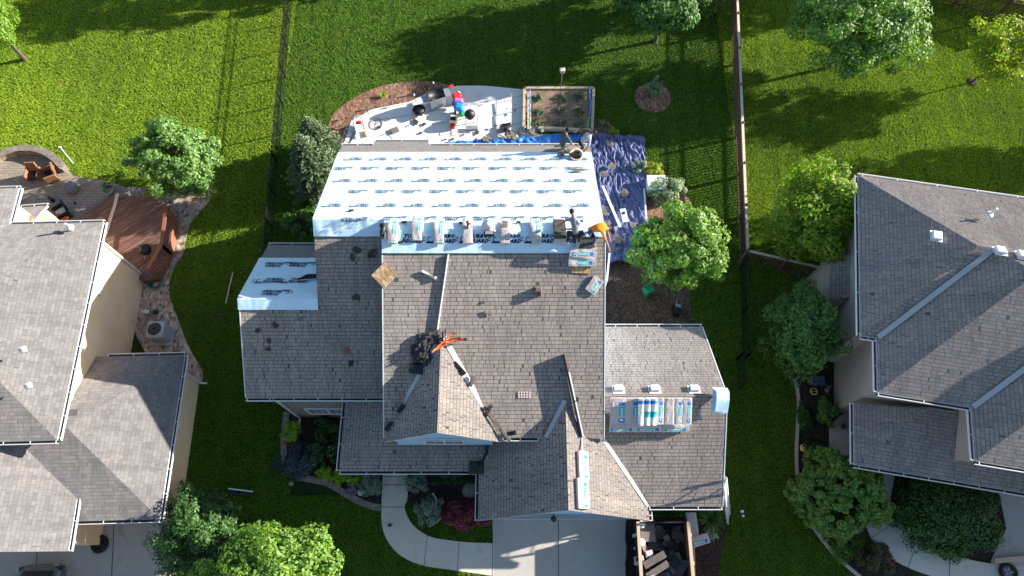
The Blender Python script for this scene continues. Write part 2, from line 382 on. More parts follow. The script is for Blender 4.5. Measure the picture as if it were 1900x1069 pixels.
    def build(s, name, mats, parent=None):
        me = bpy.data.meshes.new(name); me.from_pydata(s.v, [], s.f)
        if not isinstance(mats, (list, tuple)): mats = [mats]
        for m in mats: me.materials.append(M[m] if isinstance(m, str) else m)
        me.polygons.foreach_set('material_index', s.m); me.polygons.foreach_set('use_smooth', s.sm)
        uvl = me.uv_layers.new(name='UVMap'); flat = [c for u in s.uv for p in u for c in p]
        uvl.data.foreach_set('uv', flat); me.update()
        return link(name, me, parent)

def smooth_poly(pts, it=2):
    for _ in range(it):
        o = []
        for i in range(len(pts)):
            p, q = pts[i], pts[(i+1) % len(pts)]
            o += [(p[0]*.75+q[0]*.25, p[1]*.75+q[1]*.25), (p[0]*.25+q[0]*.75, p[1]*.25+q[1]*.75)]
        pts = o
    return pts
def smooth_line(pts, it=2):
    for _ in range(it):
        o = [pts[0]]
        for i in range(len(pts)-1):
            p, q = pts[i], pts[i+1]
            o += [tuple(a*.75+b*.25 for a, b in zip(p, q)), tuple(a*.25+b*.75 for a, b in zip(p, q))]
        o.append(pts[-1]); pts = o
    return pts
def gp(pxs, z=0, sm=0):
    pts = [tuple(P(x, y, z)[:2]) for x, y in pxs]
    return smooth_poly(pts, sm) if sm else pts
def inpoly(x, y, poly):
    c = False; j = len(poly)-1
    for i in range(len(poly)):
        if (poly[i][1] > y) != (poly[j][1] > y) and x < (poly[j][0]-poly[i][0])*(y-poly[i][1])/(poly[j][1]-poly[i][1])+poly[i][0]: c = not c
        j = i
    return c

def PY(px, py, y):                      # point of the photo on an upright wall at distance y
    u = (px-950)/FPX; v = (py-534.5)/FPX
    s = y/(ST-v*CT); return Vector((u*s, y, HCAM-(CT+v*ST)*s))
def PX(px, py, x):
    u = (px-950)/FPX; v = (py-534.5)/FPX
    s = x/u; return Vector((x, (ST-v*CT)*s, HCAM-(CT+v*ST)*s))

# ================================================================== SETTING: ground
def lawn_mat():
    m = newmat('lawn', (.08, .15, .02), .75, .25); co = texco(m)
    sep = N(m, 'ShaderNodeSeparateXYZ'); L(m, co, sep.inputs[0])
    blade = noise_n(m, co, 9, 8, .78)
    tuft = noise_n(m, co, 2.2, 5, .6)
    broad = noise_n(m, co, .16, 3, .5)
    rich = ramp(m, blade, [(.30, (.004, .012, .001)), (.5, (.012, .035, .002)), (.70, (.025, .05, .006))])
    dry = ramp(m, blade, [(.30, (.010, .018, .001)), (.5, (.035, .055, .004)), (.70, (.05, .065, .01))])
    # the neighbours' lawns (left of the metal fence, right of the wooden one) are drier
    a = N(m, 'ShaderNodeMath', operation='ADD'); L(m, sep.outputs[0], a.inputs[0]); a.inputs[1].default_value = .35
    ab = N(m, 'ShaderNodeMath', operation='ABSOLUTE'); L(m, a.outputs[0], ab.inputs[0])
    gt = N(m, 'ShaderNodeMath', operation='GREATER_THAN'); L(m, ab.outputs[0], gt.inputs[0]); gt.inputs[1].default_value = 11.9
    bb = ramp(m, broad, [(.4, (.35, .35, .35)), (.6, (1, 1, 1))])
    f = N(m, 'ShaderNodeMath', operation='MULTIPLY'); L(m, gt.outputs[0], f.inputs[0]); L(m, bb, f.inputs[1])
    c = mix(m, f.outputs[0], rich, dry)
    t = ramp(m, tuft, [(.32, (.72, .78, .8)), (.68, (1.22, 1.14, 1.0))])
    c = mix(m, .9, c, t, 'MULTIPLY'); setcol(m, c)
    h = N(m, 'ShaderNodeMath', operation='MULTIPLY_ADD'); L(m, tuft, h.inputs[0]); h.inputs[1].default_value = 1.2; L(m, blade, h.inputs[2])
    bump(m, h.outputs[0], .9, .11); return m
M['lawn'] = lawn_mat()
g = MB(); g.face([(-260, -260, 0), (260, -260, 0), (260, 260, 0), (-260, 260, 0)])
tag(g.build('lawn', 'lawn'), kind='structure')

def fast_mesh(name, v, k, mats, parent=None, mi=None, link_=True):
    n = len(v)//k; me = bpy.data.meshes.new(name)
    me.vertices.add(len(v)); me.vertices.foreach_set('co', np.asarray(v, dtype=np.float32).ravel())
    me.loops.add(len(v)); me.loops.foreach_set('vertex_index', np.arange(len(v), dtype=np.int32))
    me.polygons.add(n); me.polygons.foreach_set('loop_start', np.arange(0, len(v), k, dtype=np.int32))
    for m in mats: me.materials.append(M[m])
    if mi is not None: me.polygons.foreach_set('material_index', np.asarray(mi, dtype=np.int32))
    me.update(calc_edges=True)
    return link(name, me, parent) if link_ else me

BARE = []
def slab(name, poly, z0, z1, mat, kind='structure', ms=None):
    BARE.append(np.array([(p[0], p[1]) for p in poly])); b = MB(); b.prism(poly, z0, z1); o = b.build(name, mat)
    if kind: tag(o, kind=kind)
    return o
# planting beds and paths (structure): each a sheet or slab a little above the turf
patio_px = [(618, 300), (640, 262), (652, 225), (690, 204), (760, 190), (800, 170), (850, 160), (900, 160), (972, 167), (972, 236), (1000, 250), (1110, 252), (1110, 300)]
patio = gp(patio_px)
slab('patio', patio, -.1, .045, 'patio')
slab('mulch_bed', gp([(606, 262), (612, 215), (650, 185), (700, 160), (760, 150), (815, 152), (850, 165), (850, 210), (640, 280)], sm=2), -.05, .02, 'mulch_red')
slab('mulch_bed', gp([(1095, 250), (1095, 222), (1125, 222), (1140, 238), (1185, 290), (1225, 310), (1250, 340), (1290, 380), (1275, 420), (1240, 480), (1130, 480), (1100, 300)], sm=1), -.05, .022, 'mulch_red')
slab('mulch_bed', gp([(1100, 470), (1200, 465), (1265, 500), (1284, 560), (1280, 620), (1100, 620)], sm=1), -.05, .018, 'mulch')
circ = P(1211, 181); slab('mulch_ring', [(circ.x+.98*math.cos(t), circ.y+.98*math.sin(t)) for t in [k*.2618 for k in range(24)]], -.05, .02, 'mulch_red')
bedL = gp([(535, 760), (526, 800), (524, 850), (540, 880), (575, 890), (610, 893), (650, 918), (690, 940), (712, 941), (712, 870), (712, 740), (540, 740)], sm=0)
slab('mulch_bed', bedL, -.05, .02, 'mulch_dark')
slab('mulch_bed', gp([(753, 868), (920, 868), (920, 960), (860, 975), (790, 965), (760, 930)], sm=0), -.05, .02, 'mulch_dark')
ed = MB(); path = smooth_line([tuple(P(x, y)) for x, y in [(533, 765), (528, 800), (527, 850), (543, 883), (578, 890), (612, 897), (652, 924), (690, 941), (708, 942)]], 3)
for i in range(len(path)-1): ed.beam((path[i][0], path[i][1], .05), (path[i+1][0], path[i+1][1], .05), .27, .12, up=(0, 0, 1))
tag(ed.build('stone_edging', 'edging'), 'curved tan block edging round the flower bed left of the front walk', 'edging')
slab('mulch_bed', gp([(1320, 958), (1300, 948), (1345, 945), (1350, 1000), (1300, 1000)], sm=1), -.05, .02, 'mulch_dark')
walk_o = [(711, 868), (708, 940), (708, 975), (718, 1005), (742, 1032), (780, 1050), (840, 1058), (916, 1069)]
walk_i = [(916, 1008), (870, 1007), (835, 1003), (795, 997), (765, 975), (752, 950), (751, 935), (757, 930), (757, 868)]
walk = gp(smooth_line(walk_o, 2)+smooth_line(walk_i, 2))
slab('front_walk', walk, -.1, .05, 'walk')
drv = gp([(914, 955), (1162, 955), (1158, 1300), (912, 1300)])
slab('driveway', drv, -.1, .045, 'concrete')
j = MB()
for a, b in (((1036, 962), (1036, 1300)), ((914, 985), (914, 1300)), ((793, 994), (787, 1052)), ((852, 1005), (849, 1060)), ((708, 941), (752, 941)), ((710, 900), (757, 900)), ((710, 885), (757, 885))):
    p, q = P(*a), P(*b); j.beam((p.x, p.y, .0485), (q.x, q.y, .0485), .02, .009)
pj = [((650, 262), (972, 200)), ((640, 235), (972, 178)), ((800, 262), (972, 228)), ((700, 215), (760, 268))]
for a, b in pj[:3]:
    p, q = P(*a), P(*b); j.beam((p.x, p.y, .0485), (q.x, q.y, .0485), .012, .007)
tag(j.build('joint_lines', 'joint'), kind='structure')
slab('gravel_strip', gp([(1158, 960), (1345, 960), (1345, 975), (1300, 1300), (1158, 1300)]), -.1, .03, 'mulch_dark')
# left neighbour's ground
slab('paver_patio', gp([(0, 296), (40, 281), (90, 286), (125, 314), (140, 330), (200, 336), (235, 348), (250, 365), (265, 400), (190, 470), (0, 470), (-120, 470), (-120, 320)], sm=1), -.1, .05, 'paver')
slab('rock_bed', gp([(225, 345), (280, 350), (340, 330), (372, 325), (398, 345), (392, 372), (370, 395), (350, 420), (345, 450), (338, 480), (318, 505), (312, 545), (330, 590), (352, 650), (380, 690), (372, 720), (290, 690), (240, 600), (215, 500), (225, 380)], sm=2), -.05, .03, 'rock')
slab('driveway', gp([(-120, 950), (215, 955), (330, 960), (326, 1080), (322, 1300), (-140, 1300)]), -.1, .04, 'concrete')
j = MB(); p, q = P(213, 966), P(202, 1200); j.beam((p.x, p.y, .0435), (q.x, q.y, .0435), .03, .009)
p, q = P(70, 1020), P(60, 1200); j.beam((p.x, p.y, .0435), (q.x, q.y, .0435), .02, .009)
tag(j.build('joint_lines', 'joint'), kind='structure')
# right neighbour's ground
slab('mulch_bed', gp([(1475, 700), (1480, 900), (1500, 960), (1560, 1040), (1600, 1090), (1700, 1090), (1640, 900), (1600, 700), (1600, 480), (1520, 480)]), -.05, .02, 'mulch_dark')
slab('porch_slab', gp([(1538, 790), (1538, 850), (1900, 900), (2100, 900), (2100, 760), (1620, 745), (1560, 770)]), -.1, .06, 'concrete')
wk = gp(smooth_line([(1640, 880), (1612, 960), (1605, 985), (1640, 1030), (1700, 1062), (1790, 1085), (1900, 1110)], 2)+smooth_line([(1900, 1050), (1845, 1048), (1780, 1035), (1720, 1012), (1670, 975), (1648, 940), (1660, 880)], 2))
slab('front_walk', wk, -.1, .052, 'walk')
slab('driveway', gp([(1850, 900), (2100, 900), (2100, 1200), (1840, 1200), (1838, 1040), (1866, 980)]), -.1, .044, 'concrete')
slab('mulch_bed', gp([(1655, 885), (1880, 900), (1866, 1000), (1838, 1045), (1780, 1030), (1720, 1005), (1670, 970), (1650, 930)], sm=1), -.05, .024, 'mulch_dark')
j = MB()
for a, b in (((1612, 1000), (1652, 975)), ((1682, 1058), (1695, 1022)), ((1760, 1078), (1761, 1035))):
    p, q = P(*a), P(*b); j.beam((p.x, p.y, .0535), (q.x, q.y, .0535), .02, .007)
tag(j.build('joint_lines', 'joint'), kind='structure')
ed = MB(); path = smooth_line([tuple(P(x, y)) for x, y in [(1474, 703), (1482, 740), (1478, 800), (1476, 860), (1482, 910), (1500, 965), (1530, 1010), (1560, 1042), (1600, 1075)]], 3)
for i in range(len(path)-1): ed.beam((path[i][0], path[i][1], .05), (path[i+1][0], path[i+1][1], .05), .13, .12)
tag(ed.build('concrete_edging', 'concrete'), 'thin pale concrete curb curving round the right neighbour planting bed', 'edging')

# turf: real blades over the lawns in view
def in_np(x, y, poly):
    c = np.zeros(len(x), bool); j = len(poly)-1
    for i in range(len(poly)):
        xi, yi = poly[i]; xj, yj = poly[j]
        if yi != yj: c ^= ((yi > y) != (yj > y)) & (x < (xj-xi)*(y-yi)/(yj-yi)+xi)
        j = i
    return c
def turf(n):
    y = RNG.uniform(-1.5, 33, n); hw = 22+(y/31)*9.5; x = RNG.uniform(-1, 1, n)*hw
    keep = np.ones(n, bool)
    for q in BARE: keep &= ~in_np(x, y, q)
    keep &= ~((x > -9.5) & (x < 7.5) & (y > 3.2) & (y < 17)); keep &= ~((x < -16.9) & (y < 15)); keep &= ~((x > 16) & (y < 14))
    x, y = x[keep], y[keep]; n = len(x); a = RNG.uniform(0, 6.283, n); ln = RNG.uniform(.055, .105, n); ti = RNG.uniform(.2, .95, n)
    d = np.c_[np.cos(a)*np.sin(ti), np.sin(a)*np.sin(ti), np.cos(ti)]; b_ = np.c_[-np.sin(a), np.cos(a), np.zeros(n)]*.014
    r_ = np.c_[x, y, np.zeros(n)]; v = np.empty((n, 3, 3)); v[:, 0] = r_-b_; v[:, 1] = r_+b_; v[:, 2] = r_+d*ln[:, None]
    return tag(fast_mesh('grass', v.reshape(-1, 3), 3, ['turf']), 'short mown grass covering the lawns round the three houses', 'grass', kind='stuff')
def turf_mat():
    m = newmat('turf', (.08, .15, .02), .6, .3); co = texco(m); sep = N(m, 'ShaderNodeSeparateXYZ'); L(m, co, sep.inputs[0]); g_ = N(m, 'ShaderNodeNewGeometry')
    rnd_ = g_.outputs['Random Per Island']
    rich = ramp(m, rnd_, [(0, (.08, .17, .01)), (.5, (.13, .25, .017)), (1, (.18, .33, .03))])
    dry = ramp(m, rnd_, [(0, (.20, .34, .014)), (.5, (.31, .46, .024)), (1, (.42, .57, .05))])
    a = N(m, 'ShaderNodeMath', operation='ADD'); L(m, sep.outputs[0], a.inputs[0]); a.inputs[1].default_value = .35
    ab = N(m, 'ShaderNodeMath', operation='ABSOLUTE'); L(m, a.outputs[0], ab.inputs[0])
    gt = N(m, 'ShaderNodeMath', operation='GREATER_THAN'); L(m, ab.outputs[0], gt.inputs[0]); gt.inputs[1].default_value = 11.9
    bb = ramp(m, noise_n(m, co, .16, 3, .5), [(.35, (.45, .45, .45)), (.62, (1, 1, 1))]); f = N(m, 'ShaderNodeMath', operation='MULTIPLY'); L(m, gt.outputs[0], f.inputs[0]); L(m, bb, f.inputs[1])
    yr = N(m, 'ShaderNodeMapRange'); L(m, sep.outputs[1], yr.inputs[0]); yr.inputs[1].default_value = 11.5; yr.inputs[2].default_value = 16.5
    f2_ = N(m, 'ShaderNodeMath', operation='MULTIPLY'); L(m, f.outputs[0], f2_.inputs[0]); L(m, yr.outputs[0], f2_.inputs[1])
    c = mix(m, f2_.outputs[0], rich, dry); t = ramp(m, noise_n(m, co, 1.6, 5, .6), [(.32, (.84, .88, .9)), (.68, (1.14, 1.09, 1.0))]); c = mix(m, .9, c, t, 'MULTIPLY')
    th_ = ramp(m, noise_n(m, co, .55, 6, .7), [(.60, (0, 0, 0)), (.74, (.5, .5, .5))]); c = mix(m, th_, c, (.30, .30, .07))
    wv = N(m, 'ShaderNodeTexWave'); wv.inputs['Scale'].default_value = .28; wv.inputs['Distortion'].default_value = .6; wv.inputs['Detail'].default_value = 1; L(m, co, wv.inputs['Vector']); c = mix(m, 1, c, ramp(m, wv.outputs['Fac'], [(.3, (.93, .95, .95)), (.7, (1.06, 1.04, 1.0))]), 'MULTIPLY'); setcol(m, c)
    tr = N(m, 'ShaderNodeBsdfTranslucent'); L(m, c, tr.inputs[0]); mx = N(m, 'ShaderNodeMixShader'); mx.inputs[0].default_value = .25
    L(m, bs(m).outputs[0], mx.inputs[1]); L(m, tr.outputs[0], mx.inputs[2]); L(m, mx.outputs[0], m.node_tree.nodes['Material Output'].inputs[0]); return m
M['turf'] = turf_mat()
turf(2600000)

# ================================================================== ROOFS AND WALLS
def face_uv(pts):
    n = Vector((0, 0, 0))
    for i in range(len(pts)):
        p, q = Vector(pts[i]), Vector(pts[(i+1) % len(pts)]); n += p.cross(q)
    n.normalize()
    if n.z < 0: n = -n
    u = Vector((0, 0, 1)).cross(n)
    u = u.normalized() if u.length > 1e-3 else Vector((1, 0, 0)); v = n.cross(u)
    return [(Vector(p).dot(u), Vector(p).dot(v)) for p in pts]
def roof(name, faces, mat, parent, thick=.16, trim='white'):
    b = MB(); edges = {}; out = []
    for f in faces:
        f = [Vector(p) for p in f]; a = sum(f[i].x*f[(i+1) % len(f)].y-f[(i+1) % len(f)].x*f[i].y for i in range(len(f)))
        if a < 0: f = f[::-1]
        out.append(f); b.face(f, 0, face_uv(f))
        b.face([p-Vector((0, 0, thick)) for p in f[::-1]], 1)
        for i in range(len(f)):
            k = tuple(sorted((tuple(round(c, 2) for c in f[i]), tuple(round(c, 2) for c in f[(i+1) % len(f)])))); edges.setdefault(k, []).append((f[i], f[(i+1) % len(f)]))
    for k, e in edges.items():
        if len(e) == 1:
            p, q = e[0]; d = Vector((0, 0, thick)); b.face([p-d, q-d, q, p], 1)
    return b.build(name, [mat, trim], parent)
def gutter(p, q, parent, out, hang=.9):
    """open gutter along an eave from p to q; out = outward direction"""
    p = Vector(p); q = Vector(q); o = Vector(out).normalized(); b = MB(); d = Vector((0, 0, 1))
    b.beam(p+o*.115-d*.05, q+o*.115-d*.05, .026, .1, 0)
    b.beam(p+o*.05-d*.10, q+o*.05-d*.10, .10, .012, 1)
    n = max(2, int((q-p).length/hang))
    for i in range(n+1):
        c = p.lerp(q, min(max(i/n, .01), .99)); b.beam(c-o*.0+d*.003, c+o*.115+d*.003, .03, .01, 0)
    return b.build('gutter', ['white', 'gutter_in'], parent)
def strip(name, p, q, wd, mat, parent, lift=.03, ht=.02):
    b = MB(); d = Vector((0, 0, lift)); b.beam(Vector(p)+d, Vector(q)+d, wd, ht); return b.build(name, mat, parent)
def wall_block(b, x0, x1, prof, mi=0):
    """house volume: side profile in y,z swept from x0 to x1"""
    n = len(prof)
    for x, rev in ((x0, False), (x1, True)):
        f = [(x, y, z) for y, z in prof]; b.face(f if not rev else f[::-1], mi)
    for i in range(n):
        (y0, z0), (y1, z1) = prof[i], prof[(i+1) % n]
        b.face([(x1, y0, z0), (x1, y1, z1), (x0, y1, z1), (x0, y0, z0)], mi)
def window(parent, c, wd, ht, ax, nrm, cols=2, rows=1, leaves=1, pane='glass', fw=.09):
    """c centre on the wall, ax horizontal unit vector along the wall, nrm outward"""
    c = Vector(c); ax = Vector(ax).normalized(); nr = Vector(nrm).normalized(); up = Vector((0, 0, 1)); f = MB()
    for s in (-1, 1):
        f.beam(c+ax*s*(wd/2)-up*ht/2+nr*.03, c+ax*s*(wd/2)+up*ht/2+nr*.03, fw, .06, up=nr)
        f.beam(c-ax*(wd/2+fw/2)+up*s*(ht/2)+nr*.032, c+ax*(wd/2+fw/2)+up*s*(ht/2)+nr*.032, .06, fw, up=up)
    lw = wd/leaves
    for k in range(1, leaves): f.beam(c+ax*(-wd/2+lw*k)-up*ht/2+nr*.028, c+ax*(-wd/2+lw*k)+up*ht/2+nr*.028, fw, .055, up=nr)
    for l in range(leaves):
        for k in range(1, cols): x = -wd/2+lw*(l+k/cols); f.beam(c+ax*x-up*ht/2+nr*.012, c+ax*x+up*ht/2+nr*.012, .025, .02, up=nr)
    for k in range(1, rows): z = -ht/2+ht*k/rows; f.beam(c-ax*wd/2+up*z+nr*.011, c+ax*wd/2+up*z+nr*.011, .02, .025, up=up)
    fo = f.build('window', 'white', parent)
    g_ = MB(); g_.face([c-ax*wd/2-up*ht/2+nr*.004, c+ax*wd/2-up*ht/2+nr*.004, c+ax*wd/2+up*ht/2+nr*.004, c-ax*wd/2+up*ht/2+nr*.004])
    g_.build('pane', pane, fo); return fo

# ---------------- the house being re-roofed
H0 = thing('house', 'blue sided house in the middle, half stripped, white printed underlayment across its rear roof', 'house', (0, 10, 0))
hx = Vector((0, 10, 0))
def hp(o): o.location = -hx; return o          # parts keep site coordinates
BACK = (5+.545*17.47, -.545, 0)
A_ = PP(589, 405, BACK); B_ = PP(1128, 427, BACK); yA, zA, yB, zB = A_.y, A_.z, B_.y, B_.z
bL = (zA-4)/(yA-6.5); LP = (4-bL*6.5, bL, 0)
bB = (zB-4.9)/(yB-4.78); BP = (4.9-bB*4.78, bB, 0)
zb = lambda y: BACK[0]+BACK[1]*y
zl = lambda y: LP[0]+bL*y
zB_ = lambda y: BP[0]+bB*y
XL, XM, XR, XW, YE = -7.45, -4.76, 3.42, -10.45, 17.47
W_ = PP(448, 553, LP); yW, zW = W_.y, W_.z
bx0, bx1 = P(693, 262, 5).x, P(795, 262, 5).x
rf = [[(XL, YE, zb(YE)), (XL, yA, zA), (XM, yA, zA), (XM, YE, zb(YE))],
      [(XM, YE, zb(YE)), (XM, yA, zA), (XM, yB, zB), (XR, yB, zB), (XR, YE, zb(YE))],
      [(bx0, YE+.32, zb(YE+.32)), (bx0, YE, zb(YE)), (bx1, YE, zb(YE)), (bx1, YE+.32, zb(YE+.32))],
      [(XL, yA, zA), (XM+.1, yA, zA), (XM+.1, 6.5, 4), (XW, 6.5, 4), (XW, yW, zW), (XL, yW, zW)],
      [(XW, yW, zW), (XL+.3, yW, zW), (XL+.3, 13.15, 3.95), (XW, 13.15, 3.95)],
      [(XM, yB, zB), (XR, yB, zB), (XR, 4.78, 4.9), (XM, 4.78, 4.9)]]
ro = hp(roof('roof', rf, 'shingle', H0))
# garage wing and gables
CF = .571; yC, zC = 6.285, 5.17
rc = [[(3.1, 9.86, 2.8), (3.1, yC, zC), (8.1, yC, zC), (8.1, 9.86, 2.8)], [(3.1, yC, zC), (3.1, 2.49, 3.0), (8.1, 2.49, 3.0), (8.1, yC, zC)]]
hp(roof('garage_roof', rc, 'shingle', H0))
xD, zD = 1.98, 5.5; xDl, xDr, zDe = -1.3, 5.27, 2.9
yDf = P(1056, 947, zD).y; yDl = P(887, 966, zDe).y; pD = (zD-zDe)/(xD-xDl); pDr = (zD-zDe)/(xDr-xD)
yDb = (zD-BP[0])/bB
rd = [[(xD, yDf, zD), (xDl, yDl, zDe), (xDl, 5.3, zDe), (xD-.9, 5.3, zD-.9*pD), (xD, yDb+.1, zD)],
      [(xD, yDf, zD), (xD, yDb+.1, zD), (3.2, yDb+.1, zD-(3.2-xD)*pDr), (xDr+.0, 2.35, zDe), (xDr, yDl, zDe)]]
hp(roof('front_gable_roof', rd, 'shingle', H0))
xE, zE = -2.62, 6.5; yEf = P(808, 803, zE).y; yEl = 4.72; yEb = (zE-BP[0])/bB; zEe = 4.85
xEl, xEr = -4.74, -.40; pE = (zE-zEe)/(xE-xEl)
re_ = [[(xE, yEf, zE), (xEl, yEl-.1, zEe), (xEl, yEl+.15, zEe), (xE, yEb+.05, zE)], [(xE, yEf, zE), (xE, yEb+.05, zE), (xEr, yEl+.15, zEe), (xEr, yEl-.1, zEe)]]
hp(roof('dormer_roof', re_, 'shingle', H0, .09))
# porch roof: low hip
c1 = P(629, 874, 2.9); pf = .33
ph_y = 7.0; q = ph_y-c1.y
rp = [[(c1.x, c1.y, 2.9), (c1.x, ph_y, 2.9), (c1.x+2.3, ph_y, 2.9+2.3*pf), (c1.x+2.3, c1.y+2.3, 2.9+2.3*pf)],
      [(c1.x, c1.y, 2.9), (c1.x+2.3, c1.y+2.3, 2.9+2.3*pf), (.2, c1.y+2.3, 2.9+2.3*pf), (.2, c1.y, 2.9)]]
hp(roof('porch_roof', rp, 'shingle', H0, .14))
# walls
wb = MB()
wall_block(wb, XW+1.0, XM+.3, [(6.6, 0), (13.0, 0), (13.0, 3.85), (yW, zW-.2), (6.6, 3.86)], 0)
wall_block(wb, XL+.35, XM+.3, [(6.9, 0), (17.1, 0), (17.1, 4.9), (yA, zA-.2), (6.9, 4.05)], 0)
wall_block(wb, XM+.22, XR-.22, [(5.15, 0), (17.15, 0), (17.15, 4.9), (yB, zB-.18), (5.15, 4.9)], 0)
wo = hp(wb.build('wall', 'siding_blue', H0))
wb = MB(); wall_block(wb, XW+1.0, c1.x+.5, [(6.56, 0), (6.84, 0), (6.84, 2.95), (6.56, 2.95)], 0)
hp(wb.build('stone_veneer', 'stone', H0))
wb = MB(); wall_block(wb, 3.2, 7.8, [(2.95, 0), (9.5, 0), (9.5, 2.8), (yC, zC-.2), (2.95, 3.05)], 0); hp(wb.build('garage_wall', 'siding_taupe', H0))
# front gable wall with the garage door head
wb = MB(); yg = yDf+.1
gd = [(xDl+.35, 0), (xDr-.35, 0), (xDr-.35, zDe+.1), (xD, zD-.22), (xDl+.35, zDe+.1)]
wb.face([(x, yg, z) for x, z in gd]); wb.face([(x, 5.2, z) for x, z in gd[::-1]])
for i in range(5):
    (x0, z0), (x1, z1) = gd[i], gd[(i+1) % 5]; wb.face([(x0, 5.2, z0), (x1, 5.2, z1), (x1, yg, z1), (x0, yg, z0)])
hp(wb.build('gable_wall', 'siding_blue', H0))
wb = MB(); wb.beam((xDl+.4, yg-.09, 2.42), (xDr-.4, yg-.09, 2.42), .16, .22); wb.beam((xDl+.4, yg-.05, 2.62), (xDr-.4, yg-.05, 2.62), .1, .14); hp(wb.build('door_head_trim', 'ac', H0))
wb = MB(); wb.face([(xDl+.9, yg-.02, 0), (xDr-.9, yg-.02, 0), (xDr-.9, yg-.02, 2.3), (xDl+.9, yg-.02, 2.3)]); hp(wb.build('garage_door', 'white', H0))
wb = MB(); wb.lathe([(.09, 0), (.12, .1), (.03, .22)], (1.6, yg-.2, 2.78), 10); wb.beam((1.6, yg-.22, 2.86), (1.6, yg, 2.86), .03, .03); hp(wb.build('wall_lamp', 'black', H0))
# dormer gable wall + window
wb = MB(); ye = yEf+.07; gd = [(xEl+.35, 3.6), (xEr-.35, 3.6), (xEr-.35, zEe), (xE, zE-.13), (xEl+.35, zEe)]
wb.face([(x, ye, z) for x, z in gd]); wb.face([(x, 5.3, z) for x, z in gd[::-1]])
for i in range(5):
    (x0, z0), (x1, z1) = gd[i], gd[(i+1) % 5]; wb.face([(x0, 5.3, z0), (x1, 5.3, z1), (x1, ye, z1), (x0, ye, z0)])
hp(wb.build('dormer_wall', 'siding_blue', H0))
wd_ = window(H0, PY(824, 818, ye-.01), 1.45, .95, (1, 0, 0), (0, -1, 0), 2, 2, 2, 'glass', .06); hp(wd_)
hp(window(H0, PY(610, 762, 6.55), 1.75, 1.0, (1, 0, 0), (0, -1, 0), 3, 3, 2))
b = MB(); b.beam((xEl+.5, ye-.04, zEe-.1), (xEr-.5, ye-.04, zEe-.1), .08, .07); hp(b.build('gable_ledge', 'white', H0))
# trim: rakes, gutters, valleys
for p, q, o in (((XW, 6.5, 3.98), (XM-.02, 6.5, 3.98), (0, -1, 0)), ((c1.x, c1.y, 2.88), (xDl-.1, c1.y, 2.88), (0, -1, 0)), ((c1.x, c1.y, 2.88), (c1.x, ph_y, 2.88), (-1, 0, 0)),
                ((xDl, yDl, 2.88), (xDl, c1.y+.2, 2.88), (-1, 0, 0)), ((xEr+.05, 4.78, 4.88), (.98, 4.78, 4.88), (0, -1, 0)), ((XW, 13.15, 3.93), (XL, 13.15, 3.93), (0, 1, 0)),
                ((XL, YE, zb(YE)-.02), (bx0, YE, zb(YE)-.02), (0, 1, 0)), ((bx0, YE+.32, zb(YE+.32)-.02), (bx1, YE+.32, zb(YE+.32)-.02), (0, 1, 0)), ((bx1, YE, zb(YE)-.02), (XR-.1, YE, zb(YE)-.02), (0, 1, 0)),
                ((3.5, 9.86, 2.78), (8.1, 9.86, 2.78), (0, 1, 0)), ((xDr, 2.49, 2.98), (8.1, 2.49, 2.98), (0, -1, 0)), ((xDr, yDl, 2.88), (xDr, 2.36, 2.88), (1, 0, 0))):
    hp(gutter(p, q, H0, o))
def rake(p, q, par=H0): o = strip('rake_trim', p, q, .035, 'white', par, -.005, .03); return hp(o)
rake((8.11, 9.86, 2.8), (8.11, yC, zC)); rake((8.11, yC, zC), (8.11, 2.49, 3.0)); rake((XM-.01, yB, zB), (XM-.01, 4.78, 4.9)); rake((XR+.01, yB, zB), (XR+.01, 4.78, 4.9)); rake((XW-.01, yW, zW), (XW-.01, 6.5, 4.0))
hp(strip('valley_flashing', (xE-.05, yEb-.1, zE-.02), (xEl+.1, yEl+.2, zEe+.02), .16, 'flash', H0, .05))
hp(strip('valley_flashing', (xE+.1, yEb-.1, zE-.02), (xEr-.1, yEl+.2, zEe+.02), .19, 'white', H0, .05))
hp(strip('valley_flashing', (xD-.02, yDb-.05, zD), (xD-.72, 4.78, 4.92), .16, 'flash', H0, .04))
yv0 = yC-(zC-(zD-(3.4-xD)*pDr))/CF; hp(strip('valley_flashing', (3.4, yv0, zD-(3.4-xD)*pDr), (xDr-.02, 2.5, zDe+.05), .14, 'white', H0, .05))
# stripped strip along the rear eave, underlayment sheets with their printed marks
UN = MB()
def on(pl, x, y, h): return Vector((x, y, pl[0]+pl[1]*y+pl[2]*x+h))
ye1 = PP(900, 283, BACK).y
fe = MB(); fe.face([on(BACK, XL+.02, YE, .01), on(BACK, XL+.02, ye1-.2, .01), on(BACK, XR-.02, ye1-.2, .01), on(BACK, XR-.02, YE, .01)]); fe.face([on(BACK, bx0, YE+.32, .012), on(BACK, bx0, YE, .012), on(BACK, bx1, YE, .012), on(BACK, bx1, YE+.32, .012)])
